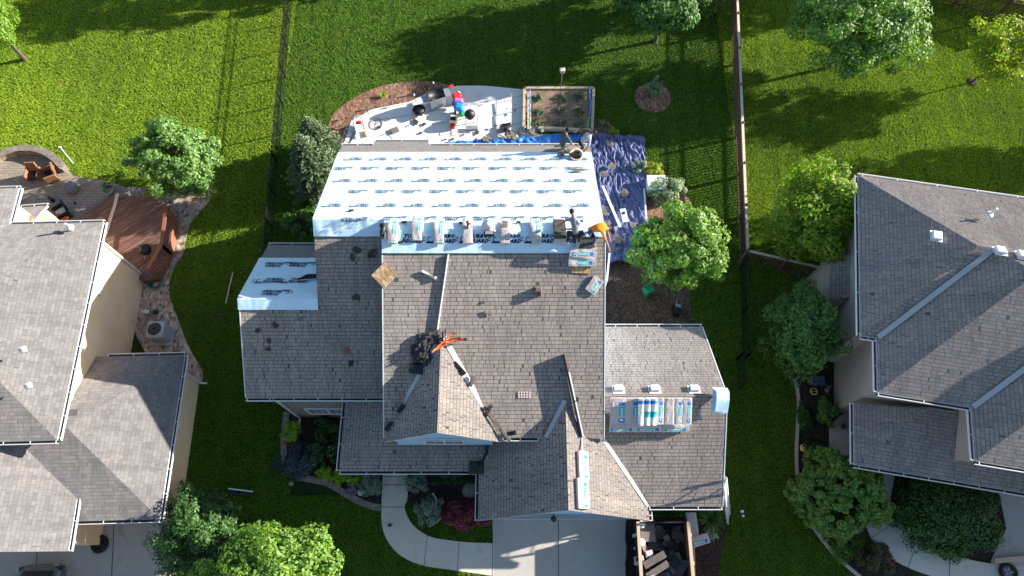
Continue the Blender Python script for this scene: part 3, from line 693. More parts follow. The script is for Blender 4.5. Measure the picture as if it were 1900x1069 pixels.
# wing rear, bare strip
WBp = lambda y: zW+(3.95-zW)*(y-yW)/(13.15-yW)
WB = (zW-(3.95-zW)/(13.15-yW)*yW, (3.95-zW)/(13.15-yW), 0)
yw1 = PP(540, 479, WB).y
fe.face([on(WB, XW+.02, 13.15, .01), on(WB, XW+.02, yw1-.2, .01), on(WB, XL+.2, yw1-.2, .01), on(WB, XL+.2, 13.15, .01)])
hp(fe.build('ice_shield', 'felt', H0))
def sheet(b, pl_y, x0, x1, nx, ny, amp, mi=0, seed=0):
    """wrinkled membrane following a list of (y,z) stations"""
    rows = []; tot = len(pl_y)
    ys = []
    for i in range(tot-1):
        for k in range(ny): t = k/ny; ys.append((pl_y[i][0]*(1-t)+pl_y[i+1][0]*t, pl_y[i][1]*(1-t)+pl_y[i+1][1]*t))
    ys.append(pl_y[-1]); vs = []; fs = []
    for (y, z) in ys:
        for i in range(nx+1):
            x = x0+(x1-x0)*i/nx; e = min(1, min(i, nx-i)/2+.3)
            vs.append((x, y, z+.03+amp*abs(noise.noise(Vector((x*1.6+seed, y*.9, seed)))) + amp*.4*noise.noise(Vector((x*5+seed, y*2, 3)))))
    for r_ in range(len(ys)-1):
        for i in range(nx): a = r_*(nx+1)+i; fs.append((a, a+nx+1, a+nx+2, a+1))
    b.mesh(vs, fs, mi, True)
yf1 = PP(650, 440, LP).y; yf2 = PP(900, 471, BP).y
sheet(UN, [(ye1, zb(ye1)), (yA+.15, zb(yA+.15)), (yA-.05, zA+.0), (yf1, zl(yf1)+.02)], XL-.02, XM, 46, 14, .035, 0, 2)
xul = PP(706, 450, BP).x; xur = PP(1060, 470, BP).x
sheet(UN, [(ye1, zb(ye1)), (yB+.15, zb(yB+.15)), (yB-.05, zB+.0), (yf2, zB_(yf2)+.02)], XM-.01, xur+.2, 120, 14, .025, 0, 5)
sheet(UN, [(ye1, zb(ye1)), (yB+.15, zb(yB+.15)), (yB-.05, zB+.0), (yf2+.55, zB_(yf2+.55)+.02)], xur+.2, XR-.01, 20, 14, .02, 0, 5)
yf3 = PP(520, 576, LP).y
sheet(UN, [(yw1, WBp(yw1)), (yW+.12, WBp(yW+.12)), (yW-.04, zW), (yf3, zl(yf3)+.02)], XW-.05, XL+.02, 46, 12, .03, 0, 9)
# the printed mark: a snail with speed lines beside two words, one mesh template
def text_mesh(body, size, shear=.25, spacing=1.05, line=.82, bold=.012):
    cu = bpy.data.curves.new('t', 'FONT'); cu.body = body; cu.size = size; cu.shear = shear; cu.space_character = spacing; cu.space_line = line; cu.offset = bold; cu.resolution_u = 1
    cu.align_x = 'LEFT'; o = bpy.data.objects.new('t', cu); C.objects.link(o); bpy.context.view_layer.update()
    me = bpy.data.meshes.new_from_object(o.evaluated_get(bpy.context.evaluated_depsgraph_get()))
    vs = [tuple(v.co) for v in me.vertices]; fs = [tuple(p.vertices) for p in me.polygons]
    bpy.data.objects.remove(o); bpy.data.curves.remove(cu); bpy.data.meshes.remove(me); return vs, fs
tv, tf = text_mesh('TURBO\nGUARD', .19, .3, 1.1, .95, .010)
lm = MB()
def arcband(b, pts, wd):
    for i in range(len(pts)-1):
        p, q = Vector(pts[i]), Vector(pts[i+1]); d = (q-p).normalized(); n = Vector((-d.y, d.x, 0))*wd/2
        b.face([p-n, q-n, q+n, p+n])
lm.mesh([(v[0]+.17, v[1]+.02, 0) for v in tv], tf)
sp = [(.045*t*math.cos(t*1.0)*.62-.06, .045*t*math.sin(t*1.0)*.62+.0, 0) for t in [k*.45 for k in range(1, 13)]]
arcband(lm, sp, .03)
arcband(lm, [(-.21+.0, -.15, 0), (.10, -.15, 0), (.16, -.08, 0), (.19, .02, 0)], .06)
for k, (a, c) in enumerate(((-.33, -.22), (-.36, -.24), (-.31, -.23))): arcband(lm, [(a, .04-.06*k, 0), (c, .04-.06*k, 0)], .022)
def prints(rows, pl, x0, x1, step, lift=.075):
    b = UN
    for (y, flip, off, scl) in rows:
        n = int((x1-x0)/step)+2
        for k in range(-1, n):
            cx_ = x0+off+k*step; s = -1 if flip else 1
            if cx_-.35*scl < x0 or cx_+.75*scl > x1: continue
            vs = []
            k_ = math.sqrt(1+pl[1]**2); org = cx_+(.42*scl if flip else 0)
            for v in lm.v:
                X = org+s*v[0]*scl; Y = y+s*v[1]*scl/k_; vs.append(on(pl, X, Y, lift))
            fs = lm.f if not flip else lm.f
            b.mesh(vs, fs, 1)
rb = [(PP(900, py, BACK).y, fl, of, sc_) for py, fl, of, sc_ in ((296, 0, .5, .72), (314, 1, .42, .72), (336, 0, .36, .72), (357, 1, .25, .72), (382, 0, .30, .72))]
prints(rb, BACK, XL, XR, 1.06)
rb = [(PP(900, 407, BACK).y, 1, .35, .8)]; prints(rb, BACK, XM, XR, 1.1)
prints([(PP(650, 408, BACK).y-.05, 1, .30, .95)], BACK, XL, XM, 1.2)
prints([(PP(900, 444, BP).y, 0, .62, 1.0)], BP, XM, xur+.9, 1.2)
prints([(PP(520, 544, WB).y, 1, .25, 1.0), (PP(520, 521, WB).y, 0, .5, 1.0), (PP(520, 492, WB).y, 1, .8, 1.0)], WB, XW, XL, 1.0)

hp(UN.build('underlayment', ['under', 'print'], H0))

# ---------------- left neighbour's house (turned a little)
def frame(o, ang):
    c, s = math.cos(ang), math.sin(ang); o = Vector((o[0], o[1], 0))
    return lambda x, y, z: Vector((o.x+c*x-s*y, o.y+s*x+c*y, z))
H1 = thing('house', 'tan sided house at the left edge with light grey blended shingles', 'house', (-20, 8, 0))
h1 = Vector((-20, 8, 0))
def h1p(o): o.location = -h1; return o
aL = R(1.5); z1 = 4.7; K = P(192, 412, z1); f1 = frame(K, aL); wdt = 9.15; p1 = .42
hh = wdt/2
faces = [[f1(0, 0, z1), f1(-hh, -hh, z1+hh*p1), f1(0, -wdt, z1)],
         [f1(0, 0, z1), f1(-16, 0, z1), f1(-16, -hh, z1+hh*p1), f1(-hh, -hh, z1+hh*p1)],
         [f1(0, -wdt, z1), f1(-hh, -hh, z1+hh*p1), f1(-16, -hh, z1+hh*p1), f1(-16, -wdt, z1)]]
h1p(roof('roof', faces, 'shingle_l', H1))
n2 = 1.75; xn = -3.95
faces = [[f1(xn, -.0, z1), f1(xn, n2, z1), f1(xn-4.0, n2-4.0, z1+4*p1)], [f1(xn, n2, z1), f1(-16, n2, z1), f1(-16, n2-4, z1+4*p1), f1(xn-4.0, n2-4.0, z1+4*p1)]]
h1p(roof('rear_roof', faces, 'shingle_l', H1))
for p, q, o in (((0, 0), (0, -wdt), (1, 0)), ((xn, 0), (0, 0), (0, 1)), ((xn, n2), (xn, .1), (1, 0)), ((-16, n2), (xn, n2), (0, 1)), ((0, -wdt), (-4, -wdt), (0, -1))):
    ov = f1(*o, 0)-f1(0, 0, 0); h1p(gutter(f1(*p, z1-.02), f1(*q, z1-.02), H1, ov))
def wall_poly(parent, pts, z0, z1_, mat, off, name='wall'):
    b = MB(); b.prism([(p.x, p.y) for p in pts], z0, z1_); o = b.build(name, mat, parent); o.location = -off; return o
wall_poly(H1, [f1(-.42, -.42, 0), f1(-.42, -wdt+.42, 0), f1(-16, -wdt+.42, 0), f1(-16, n2-.42, 0), f1(xn-.42, n2-.42, 0), f1(xn-.42, -.42, 0)], 0, z1-.03, 'siding_tan', h1)
e1 = f1(1, 0, 0)-f1(0, 0, 0); s1 = f1(0, 1, 0)-f1(0, 0, 0)
h1p(window(H1, f1(-.42, -2.05, 3.75), 1.35, 1.0, s1, e1, 1, 1, 2, 'glass_pale'))
h1p(window(H1, f1(-.42, -7.05, 4.05), .75, .65, s1, e1, 1, 1, 1, 'glass_pale'))
# garage hip
z2 = 2.7; K2 = P(343, 658, z2); f2 = frame(K2, aL); n2d = 6.6; hh = n2d/2; p2 = .5
faces = [[f2(0, 0, z2), f2(-hh, -hh, z2+hh*p2), f2(0, -n2d, z2)],
         [f2(0, 0, z2), f2(-3.7, 0, z2), f2(-3.7, -hh, z2+hh*p2), f2(-hh, -hh, z2+hh*p2)],
         [f2(0, -n2d, z2), f2(-hh, -hh, z2+hh*p2), f2(-4.9, -hh, z2+hh*p2), f2(-4.9, -n2d+1.2, z2+.6), f2(-3.3, -n2d, z2)]]
h1p(roof('garage_roof', faces, 'shingle_l', H1))
for p, q, o in (((0, 0), (0, -n2d), (1, 0)), ((-3.25, 0), (0, 0), (0, 1)), ((0, -n2d), (-3.25, -n2d), (0, -1))):
    ov = f2(*o, 0)-f2(0, 0, 0); h1p(gutter(f2(*p, z2-.02), f2(*q, z2-.02), H1, ov))
wall_poly(H1, [f2(-.4, -.4, 0), f2(-.4, -n2d+.4, 0), f2(-6, -n2d+.4, 0), f2(-6, -.4, 0)], 0, z2-.03, 'siding_tan', h1, 'garage_wall')
# front gable with its side eave
zg = 3.1; g0 = P(145, 912, zg); g1 = P(127, 1023, zg); pg = .5
gv = P(85, 838, zg+.5*1.45)
ex = f1(1, 0, 0)-f1(0, 0, 0); ny = f1(0, 1, 0)-f1(0, 0, 0)
up = lambda p, d, k=0: p - ex*d + ny*k + Vector((0, 0, pg*d))
faces = [[g0, g1, up(g1, 9), up(g1, 9, 4.5), up(g0, 1.75, 1.6)]]
h1p(roof('front_roof', faces, 'shingle_l', H1)); h1p(gutter(g1, g0, H1, ex))
h1p(strip('valley_flashing', g0+Vector((0, 0, .0)), up(g0, 1.7, 1.6), .17, 'white', H1, .04))
wall_poly(H1, [g0-ex*.5-ny*.1, g1-ex*.5+ny*.35, g1-ex*9+ny*.35, g0-ex*9], 0, zg-.03, 'siding_tan', h1, 'front_wall')
# bay roof by the back door
b0, b1 = P(38, 385, 2.9), P(88, 381, 2.9); bm = P(64, 408, 3.25)
h1p(roof('bay_roof', [[b0, b1, bm]], 'shingle_l', H1, .12)); h1p(gutter(b0, b1, H1, (0, 1, 0), .5))
wall_poly(H1, [b0+Vector((.1, -.15, 0)), b1+Vector((-.1, -.15, 0)), f1(-1.9, -.6, 0), f1(xn-.5, -.6, 0)], 0, 2.85, 'siding_tan', h1, 'bay_wall')
def vent_pipe(par, px, py, z, off, h=.35, mat='white', tilt=(0, 0)):
    p = P(px, py, z); b = MB(); b.tube([p-Vector((0, 0, .2)), p+Vector((tilt[0], tilt[1], h))], .05, 8); b.lathe([(.16, -.02), (.14, .03), (.06, .06)], p, 10)
    o = b.build('vent_pipe', mat, par); o.location = -off
vent_pipe(H1, 130, 422, 5.15, h1); vent_pipe(H1, 42, 648, 6.2, h1, .22, 'pipe'); vent_pipe(H1, 52, 715, 6.0, h1, .22, 'pipe')
b = MB(); pv = P(138, 768, 4.0); b.box(pv, (.34, .3, .2), None, 0); ov = b.build('roof_vent', 'shingle_l', H1); ov.location = -h1
# downspouts
def downspout(par, a, z_top, off, out=(1, 0), mat='white'):
    a = Vector((a[0], a[1], 0)); o = Vector((*out, 0)); b = MB()
    b.beam(a+Vector((0, 0, .1)), a+Vector((0, 0, z_top)), .08, .06, up=(1, 0, 0)); b.beam(a+Vector((0, 0, .12)), a+o*.3+Vector((0, 0, .05)), .08, .06)
    ob = b.build('downspout', mat, par); ob.location = -off
q_ = f1(-.36, -.55, 0); downspout(H1, (q_.x, q_.y), z1-.1, h1); q_ = f2(-.34, -.55, 0); downspout(H1, (q_.x, q_.y), z2-.1, h1)
downspout(H0, (XW+1.05, 6.5), 3.9, hx, (0, -1)); downspout(H0, (XR+.0, 5.4), 4.8, hx)

# ---------------- right neighbour's house (turned about ten degrees)
H2 = thing('house', 'taupe sided house at the right edge with brownish hipped roofs', 'house', (18, 8, 0)); h2 = Vector((18, 8, 0))
def h2p(o): o.location = -h2; return o
z3 = 5.0; aR = R(-9.6); K3 = P(1592, 325, z3); f3 = frame(K3, aR); p3 = .5
def loc3(px, py, z=z3):
    p = P(px, py, z)-K3; c, s = math.cos(-aR), math.sin(-aR); return (c*p.x-s*p.y, s*p.x+c*p.y)
yBl = loc3(1592, 622)[1]; xC_ = loc3(1628, 700)[0]; yD_ = loc3(1628, 728)[1]; xE_ = loc3(1805, 800)[0]; yF_ = loc3(1808, 855)[1]
def z3f(d): return z3+p3*d
hB = -yBl/2
tC = hB; C1 = (xC_+tC, yBl+tC)                 # valley from the first inner corner meets the north ridge
# north slope vs second west slope hip, ridge of the second part
yR = (yD_+xC_-xC_)/2
dN = (-yD_)/2                                   # ridge distance from the north eave
# hip: x - xC = -y
xh = lambda y: xC_-y
R2 = (xC_+dN, -dN)
hF = -yF_/2; tE = dN; E1 = (xE_+tE, yD_+tE)
faces = [
 [f3(0, 0, z3), f3(hB, -hB, z3f(hB)), f3(0, yBl, z3)],
 [f3(0, yBl, z3), f3(hB, -hB, z3f(hB)), f3(C1[0], C1[1], z3f(hB)), f3(xC_, yBl, z3)],
 [f3(xC_, yBl, z3), f3(C1[0], C1[1], z3f(hB)), f3(R2[0], R2[1], z3f(dN)), f3(xC_, yD_, z3)],
 [f3(xC_, yD_, z3), f3(R2[0], R2[1], z3f(dN)), f3(E1[0], E1[1], z3f(dN)), f3(xE_, yD_, z3)],
 [f3(xE_, yD_, z3), f3(E1[0], E1[1], z3f(dN)), f3(xE_+hF, -hF, z3f(hF)), f3(xE_, yF_, z3)],
 [f3(xE_, yF_, z3), f3(xE_+hF, -hF, z3f(hF)), f3(20, -hF, z3f(hF)), f3(20, yF_, z3)],
 [f3(0, 0, z3), f3(20, 0, z3), f3(20, -hF, z3f(hF)), f3(xE_+hF, -hF, z3f(hF)), f3(E1[0], E1[1], z3f(dN)), f3(R2[0], R2[1], z3f(dN)), f3(C1[0], C1[1], z3f(hB)), f3(hB, -hB, z3f(hB))]]
h2p(roof('roof', faces, 'shingle_r', H2))
for p, q, o in (((0, yBl), (0, 0), (-1, 0)), ((0, 0), (20, 0), (0, 1)), ((xC_-.02, yBl), (0, yBl), (0, -1)), ((xC_, yD_), (xC_, yBl-.1), (-1, 0)), ((xE_, yD_), (xC_, yD_), (0, -1)), ((xE_, yF_), (xE_, yD_-.1), (-1, 0)), ((20, yF_), (xE_, yF_), (0, -1))):
    ov = f3(*o, 0)-f3(0, 0, 0); h2p(gutter(f3(*p, z3-.02), f3(*q, z3-.02), H2, ov, 1.6))
h2p(strip('valley_flashing', f3(xC_+.02, yBl, z3+.05), f3(C1[0]-.1, C1[1]-.1, z3f(hB)), .2, 'flash', H2, .05))
h2p(strip('valley_flashing', f3(xE_+.02, yD_, z3+.05), f3(E1[0], E1[1], z3f(dN)), .2, 'flash', H2, .05))
o_ = .42
wall_poly(H2, [f3(o_, -o_, 0), f3(20, -o_, 0), f3(20, yF_+o_, 0), f3(xE_+o_, yF_+o_, 0), f3(xE_+o_, yD_+o_, 0), f3(xC_+o_, yD_+o_, 0), f3(xC_+o_, yBl+.1+o_, 0), f3(o_, yBl+.1+o_, 0)], 0, z3-.03, 'siding_taupe', h2)
wx = f3(0, -1, 0)-f3(0, 0, 0); we = f3(1, 0, 0)-f3(0, 0, 0)
wpx = loc3(1704, 743); h2p(window(H2, f3(wpx[0]+.05, yD_+o_, z3-.55), .85, .5, we, wx, 1, 1, 1))
# porch roof
z4 = 2.75; w0 = P(1585, 862, z4); l0 = loc3(1585, 862, z4); pp4 = .3
tp = loc3(1583, 748, z4)[1]
hh = 2.6
faces = [[f3(l0[0], l0[1], z4), f3(l0[0]+hh, l0[1]+hh, z4+hh*pp4), f3(l0[0]+hh, tp, z4+hh*pp4), f3(l0[0], tp, z4)],
         [f3(l0[0], l0[1], z4), f3(20, l0[1], z4), f3(20, l0[1]+hh, z4+hh*pp4), f3(l0[0]+hh, l0[1]+hh, z4+hh*pp4)]]
h2p(roof('porch_roof', faces, 'shingle_r', H2, .14))
h2p(gutter(f3(l0[0], l0[1], z4-.02), f3(l0[0], tp, z4-.02), H2, f3(-1, 0, 0)-f3(0, 0, 0), 1.2)); h2p(gutter(f3(l0[0], l0[1], z4-.02), f3(20, l0[1], z4-.02), H2, wx, .95))
wall_poly(H2, [f3(l0[0]+1.6, l0[1]+.4, 0), f3(20, l0[1]+.4, 0), f3(20, l0[1]+2, 0), f3(l0[0]+1.6, l0[1]+2, 0)], 0, z4-.03, 'siding_taupe', h2, 'porch_wall')
b = MB(); cp = f3(l0[0]+.3, l0[1]+.3, 0); b.box(cp+Vector((0, 0, z4/2)), (.22, .22, z4-.05)); b.box(cp+Vector((0, 0, .1)), (.34, .34, .2)); h2p(b.build('porch_post', 'white', H2))
# chimney chase on the side wall
q0 = PP(1541, 500, (2.6, 0, 0)); lc = loc3(1541, 472, 2.7); lc2 = loc3(1541, 553, 2.7); lr = loc3(1569, 470, 3.2)
b = MB(); pts = [f3(lc[0], lc[1], 0), f3(o_+.05, lc[1], 0), f3(o_+.05, lc2[1], 0), f3(lc[0], lc2[1], 0)]
b.prism([(p.x, p.y) for p in pts], 0, 2.65); h2p(b.build('chimney_chase', 'siding_taupe', H2))
h2p(roof('chase_roof', [[f3(lc[0]-.05, lc[1]+.05, 2.68), f3(o_, lc[1]+.05, 3.15), f3(o_, lc2[1]-.05, 3.15), f3(lc[0]-.05, lc2[1]-.05, 2.68)]], 'shingle_r', H2, .06, 'siding_taupe'))
def roof_box(par, px, py, z, off, mat='white', d=(.36, .36, .14), rz=0, name='roof_vent', tilt=.3):
    b = MB(); b.rbox((0, 0, 0), d, None, 0, .03); b.box((0, 0, -d[2]/2), (d[0]*1.3, d[1]*1.3, .02)); o = b.build(name, mat, par); o.location = P(px, py, z)-off; o.rotation_euler = (tilt, 0, rz); return o
roof_box(H2, 1739, 437, 6.45, h2, 'white', rz=aR, tilt=0); roof_box(H2, 1857, 464, 7.1, h2, 'white', rz=aR, tilt=-.4)
roof_box(H2, 1899, 472, 7.1, h2, 'white', rz=aR, tilt=-.4)
vent_pipe(H2, 1836, 398, 6.3, h2, .3, 'white', (.15, .1))

# ================================================================== TREES AND PLANTS
def leaf_quads(c, nrm, size, asp=.55, droop=0):
    """rhombic leaves at c (n,3) facing nrm, each folded a little"""
    n = len(c); t = RNG.normal(0, 1, (n, 3)); t -= (t*nrm).sum(1, keepdims=True)*nrm; t /= np.linalg.norm(t, axis=1, keepdims=True)+1e-9
    t[:, 2] -= droop; b = np.cross(nrm, t); s = size.reshape(-1, 1)
    v = np.empty((n, 4, 3)); v[:, 0] = c-t*s*.5; v[:, 1] = c+b*s*asp*.5+nrm*s*.08; v[:, 2] = c+t*s*.5; v[:, 3] = c-b*s*asp*.5+nrm*s*.08
    return v.reshape(-1, 3)
def unit(n):
    d = RNG.normal(0, 1, (n, 3)); return d/np.linalg.norm(d, axis=1, keepdims=True)
def crown(n, r, size, clumps=60, spread=.26, lo=.45, flat=.0, seed=None):
    rx, ry, rz = r
    cd = unit(clumps); rad = RNG.uniform(lo, 1.0, (clumps, 1))**.7
    lump = 1+.16*np.sin(cd[:, :1]*5+cd[:, 1:2]*4)+RNG.normal(0, .07, (clumps, 1))
    cc = cd*rad*lump
    cs = RNG.uniform(.6, 1.25, clumps)*spread
    k = RNG.integers(0, clumps, n); dd = unit(n)*RNG.uniform(.25, 1, (n, 1))**.5
    p = cc[k]+dd*cs[k][:, None]
    p = p*np.array([rx, ry, rz])
    nr = dd*.8+p/np.array([rx, ry, rz])*.5+np.array([0, 0, .55])+RNG.normal(0, .45, (n, 3)); nr /= np.linalg.norm(nr, axis=1, keepdims=True)
    return p, nr, cc*np.array([rx, ry, rz])
def trunk_mb(base, top, r0, cl, n=9):
    b = MB(); base = Vector(base); top = Vector(top); h = top-base
    path = [base+h*t+Vector((.05*math.sin(5*t+base.x), .05*math.cos(4*t), 0))*t for t in (0, .08, .3, .55, .8, 1)]
    b.tube(path, [r0*1.35, r0, r0*.85, r0*.7, r0*.5, r0*.28], 10)
    for i in range(n if cl else 0):
        e = Vector(cl[i % len(cl)]); s = base+h*random.uniform(.35, .85); m_ = s.lerp(e, .5)+Vector((0, 0, .12))
        b.tube([s, m_, e], [r0*.42, r0*.25, r0*.08], 6)
    return b
def tree(name, label, cpx, zc, r, mat, n=9000, leaf=.15, cat='tree', group=None, clumps=60, base=None, tr=.11, spread=.26, lo=.45, mat2=None, share2=.0, limbs=10):
    c = P(cpx[0], cpx[1], zc); bs_ = Vector((c.x, c.y, 0)) if base is None else P(base[0], base[1], 0)
    t = thing(name, label, cat, bs_, group)
    r = tuple(q*(.9 if max(r) > 1.2 else .97) for q in r); p, nr, cl = crown(int(n*1.9), r, leaf, int(clumps*1.9), spread*.9, lo); leaf = leaf*1.02
    off = np.array([c.x-bs_.x, c.y-bs_.y, zc]); ok = (p[:, 2]+zc) > .12
    p, nr = p[ok]+off, nr[ok]; sz = RNG.uniform(.65, 1.3, len(p))*leaf
    v = leaf_quads(p, nr, sz)
    mi = (RNG.random(len(p)) < share2).astype(int) if mat2 else None
    fast_mesh('crown', v, 4, [mat]+([mat2] if mat2 else []), t, mi)
    cl2 = [Vector(q)*.8+Vector(off) for q in cl if q[2]+zc > .3]
    trunk_mb((0, 0, -.05), off+np.array([0, 0, r[2]*.35]), tr, cl2, limbs).build('trunk', 'bark', t)
    return t
def shrub(name, label, cpx, r, mat, n=1500, leaf=.07, zc=None, mat2=None, share2=0, group=None, cat='shrub', clumps=26, spread=.32, lo=.3):
    zc = r[2]*.8 if zc is None else zc
    return tree(name, label, cpx, zc, r, mat, n, leaf, cat, group, clumps, None, .03, spread, lo, mat2, share2, 5)

tree('leafy_tree', 'round mid green tree at the edge of the rock bed, left lawn', (327, 298), 2.6, (2.05, 2.05, 1.9), 'lf_soft', 11000, .16, clumps=95, spread=.2, lo=.6)
tree('leafy_tree', 'yellow green tree cut by the top left corner', (-22, 38), 3.0, (1.35, 1.6, 1.6), 'lf_bright', 5000, .15)
tree('leafy_tree', 'dark green tree at the top edge left of the wooden fence', (1236, 2), 3.0, (2.3, 1.6, 1.8), 'lf_mid', 9000, .17)
tree('leafy_tree', 'large spreading grey green tree at the top right, wider than its neighbours', (1592, 38), 3.6, (3.3, 2.7, 2.3), 'lf_soft', 15000, .17, clumps=90, mat2='lf_bright', share2=.25)
tree('young_tree', 'young yellow leaved tree with a thin trunk in a mulch ring, right lawn', (1868, 92), 3.0, (1.9, 1.9, 1.6), 'lf_yellow', 5500, .14, base=(1803, 153), tr=.05, mat2='lf_bright', share2=.3)
tree('leafy_tree', 'full bright green maple beside the navy tarp and mulch bed', (1263, 455), 3.4, (2.15, 2.0, 1.9), 'lf_bright', 13000, .15, clumps=100, spread=.2, lo=.6, mat2='lf_soft', share2=.45)
tree('leafy_tree', 'bright topped broad tree touching the right house side wall', (1522, 392), 2.8, (2.5, 2.4, 2.2), 'lf_bright', 14000, .15, clumps=90, mat2='lf_yellow', share2=.3)
tree('leafy_tree', 'dark oval tree below the taupe chimney chase', (1490, 607), 2.4, (1.55, 2.3, 2.0), 'lf_mid', 10000, .14, clumps=70)
tree('leafy_tree', 'dark feathery tree beside the left house driveway', (368, 990), 2.0, (1.75, 1.9, 1.6), 'lf_dark', 10000, .13, clumps=80, mat2='lf_mid', share2=.4)
tree('leafy_tree', 'glossy bright green tree cut by the bottom edge', (508, 1066), 3.4, (2.5, 1.9, 1.8), 'lf_bright', 13000, .16, clumps=90, mat2='lf_soft', share2=.45)
shrub('round_shrub', 'big clipped round green shrub left of the curved right walk', (1560, 912), (1.95, 1.75, 1.25), 'lf_soft', 34000, .11, mat2='lf_bright', share2=.3, clumps=420, spread=.12, lo=.93)
shrub('spreading_juniper', 'wide low feathery juniper mound between right walk and driveway', (1760, 955), (2.3, 1.6, .8), 'lf_dark', 17000, .12, mat2='lf_mid', share2=.5, clumps=150)
shrub('flowering_shrub', 'small variegated white tipped shrub above the maple', (1240, 352), (.95, .7, .8), 'lf_pale', 3500, .10)
shrub('low_shrub', 'small bush with yellow leaves at the top end of the wooden fence', (1322, 10), (1.1, .6, .6), 'lf_mid', 2500, .1, mat2='lf_yellow', share2=.25)
shrub('round_shrub', 'lime green ball shrub in the corner bed by the stone wall', (543, 803), (.5, .5, .5), 'lf_lime', 1600, .08)
shrub('lavender', 'sprawling blue grey lavender mass along the curved edging', (560, 855), (.95, .85, .35), 'lf_blue', 5000, .09, mat2='lf_dark', share2=.3, cat='plant')
for px_, lb in ((605, 'leftmost of the three lime mounds at the porch roof corner'), (632, 'middle one of the three lime mounds at the porch roof corner'), (655, 'rightmost of the three lime mounds at the porch roof corner')):
    shrub('lime_mound', lb, (px_, 878+(px_-605)*.15), (.42, .36, .35), 'lf_lime', 1000, .07, group='lime mounds by the porch roof', cat='plant')
for px_, py_, lb in ((590, 840, 'rose bush with pale blooms beside the lavender'), (622, 838, 'rose bush with peach blooms beside the porch gutter')):
    shrub('rose_bush', lb, (px_, py_), (.42, .5, .5), 'lf_dark', 1300, .08, mat2='fl_white', share2=.04)
shrub('hydrangea', 'dark leafy bush under the stone wall window', (608, 800), (.7, .6, .45), 'lf_dark', 1800, .09)
shrub('box_shrub', 'round grey green shrub left of the front walk', (688, 898), (.5, .5, .45), 'lf_grey', 2200, .07)
shrub('box_shrub', 'round grey green shrub right of the front walk under the gutter', (772, 893), (.5, .45, .45), 'lf_grey', 2000, .07)
shrub('flower_clump', 'clump of purple flowers beside the block edging', (652, 908), (.32, .25, .15), 'lf_mid', 900, .06, mat2='fl_purple', share2=.7, cat='flowers')
shrub('silver_shrub', 'pale silver shrub between the front walk and red bush', (797, 947), (.6, .75, .5), 'lf_grey', 3000, .08)
shrub('red_shrub', 'red leaved bush with crimson blooms by the garage corner', (862, 955), (1.0, .6, .45), 'lf_red', 3800, .08, mat2='fl_red', share2=.35)
shrub('low_shrub', 'dark ground shrub under the porch gutter, right of the walk', (835, 888), (.9, .3, .3), 'lf_dark', 1700, .08)
shrub('small_shrub', 'green bush at the taupe house corner beside the porch slab', (1538, 765), (.55, .6, .6), 'lf_mid', 2000, .09, mat2='lf_bright', share2=.3)
shrub('ground_cover', 'yellow green ground cover between concrete curb and clipped round shrub', (1572, 1012), (.9, .7, .2), 'lf_bright', 3000, .07, mat2='lf_mid', share2=.5, cat='plant')
shrub('dark_shrub', 'dark purple leaved bush beside the right house walk', (1625, 1035), (.75, .7, .5), 'lf_red', 3000, .08, mat2='lf_dark', share2=.6)
shrub('leafy_plant', 'mottled leafy plant beside the right curb, above the round shrub', (1492, 775), (.35, .7, .3), 'lf_dark', 1400, .08, mat2='lf_bright', share2=.2, cat='plant')
shrub('leafy_plant', 'dark ferny plant along the right curb edge near the lawn', (1510, 835), (.5, .6, .3), 'lf_dark', 1600, .08, cat='plant')
shrub('flower_clump', 'white flowers at the edge of the bed right of the trailer', (1322, 988), (.3, .35, .15), 'lf_grey', 900, .06, mat2='fl_white', share2=.5, cat='flowers')
shrub('yellow_shrub', 'bright yellow leaved shrub at the tarp right edge', (1212, 318), (.5, .5, .4), 'lf_yellow', 1700, .08)
shrub('silver_shrub', 'blue green grassy shrub poking over the navy tarp', (1186, 312), (.45, .4, .45), 'lf_grey', 1500, .09)
shrub('conifer_seedling', 'small blue green evergreen in the round mulch ring', (1216, 163), (.42, .42, .6), 'lf_pine', 1300, .09)
shrub('lawn_shrub', 'dark bush beside the spruce foot at the grey roof edge', (560, 412), (.8, .7, .6), 'lf_mid', 2400, .1)
for k, (px_, py_) in enumerate(((1108, 228), (1124, 233))): shrub('green_clump', ('upper', 'lower')[k]+' of two dark green clumps right of the raised bed', (px_, py_), (.2, .2, .2), 'lf_mid', 400, .06, cat='plant', group='green clumps right of the raised bed')
shrub('yellow_clump', 'lime yellow clump by the top edge of the navy tarp', (1140, 246), (.25, .25, .2), 'lf_lime', 450, .06, cat='plant')
# tall slender tulip-like leaves: day lily, arching blades
def blade_plant(name, label, cpx, r, n, mat, cat='plant', h=.6, wd=.035):
    c = P(*cpx); b = MB()
    for i in range(n):
        a = random.uniform(0, 6.28); d = Vector((math.cos(a), math.sin(a), 0)); ln = r*random.uniform(.6, 1.1); hh_ = h*random.uniform(.6, 1.1); w_ = Vector((-d.y, d.x, 0))*wd*.5
        pts = [d*ln*t+Vector((0, 0, hh_*math.sin(min(t*2.3, 2.6))*.9)) for t in (.02, .25, .5, .75, 1)]
        for k in range(4):
            s0 = 1-(k/4)**2; s1_ = 1-((k+1)/4)**2; b.face([pts[k]-w_*s0, pts[k]+w_*s0, pts[k+1]+w_*s1_, pts[k+1]-w_*s1_])
    o = b.build(name, mat); o.location = c; return tag(o, label, cat)
blade_plant('daylily', 'arching green daylily clump beside the garage gutter', (1316, 965), .75, 130, 'lf_mid')
blade_plant('hosta', 'small pale leaved hosta by the patio end of the mulch bed', (712, 180), .3, 40, 'lf_lime', h=.3)
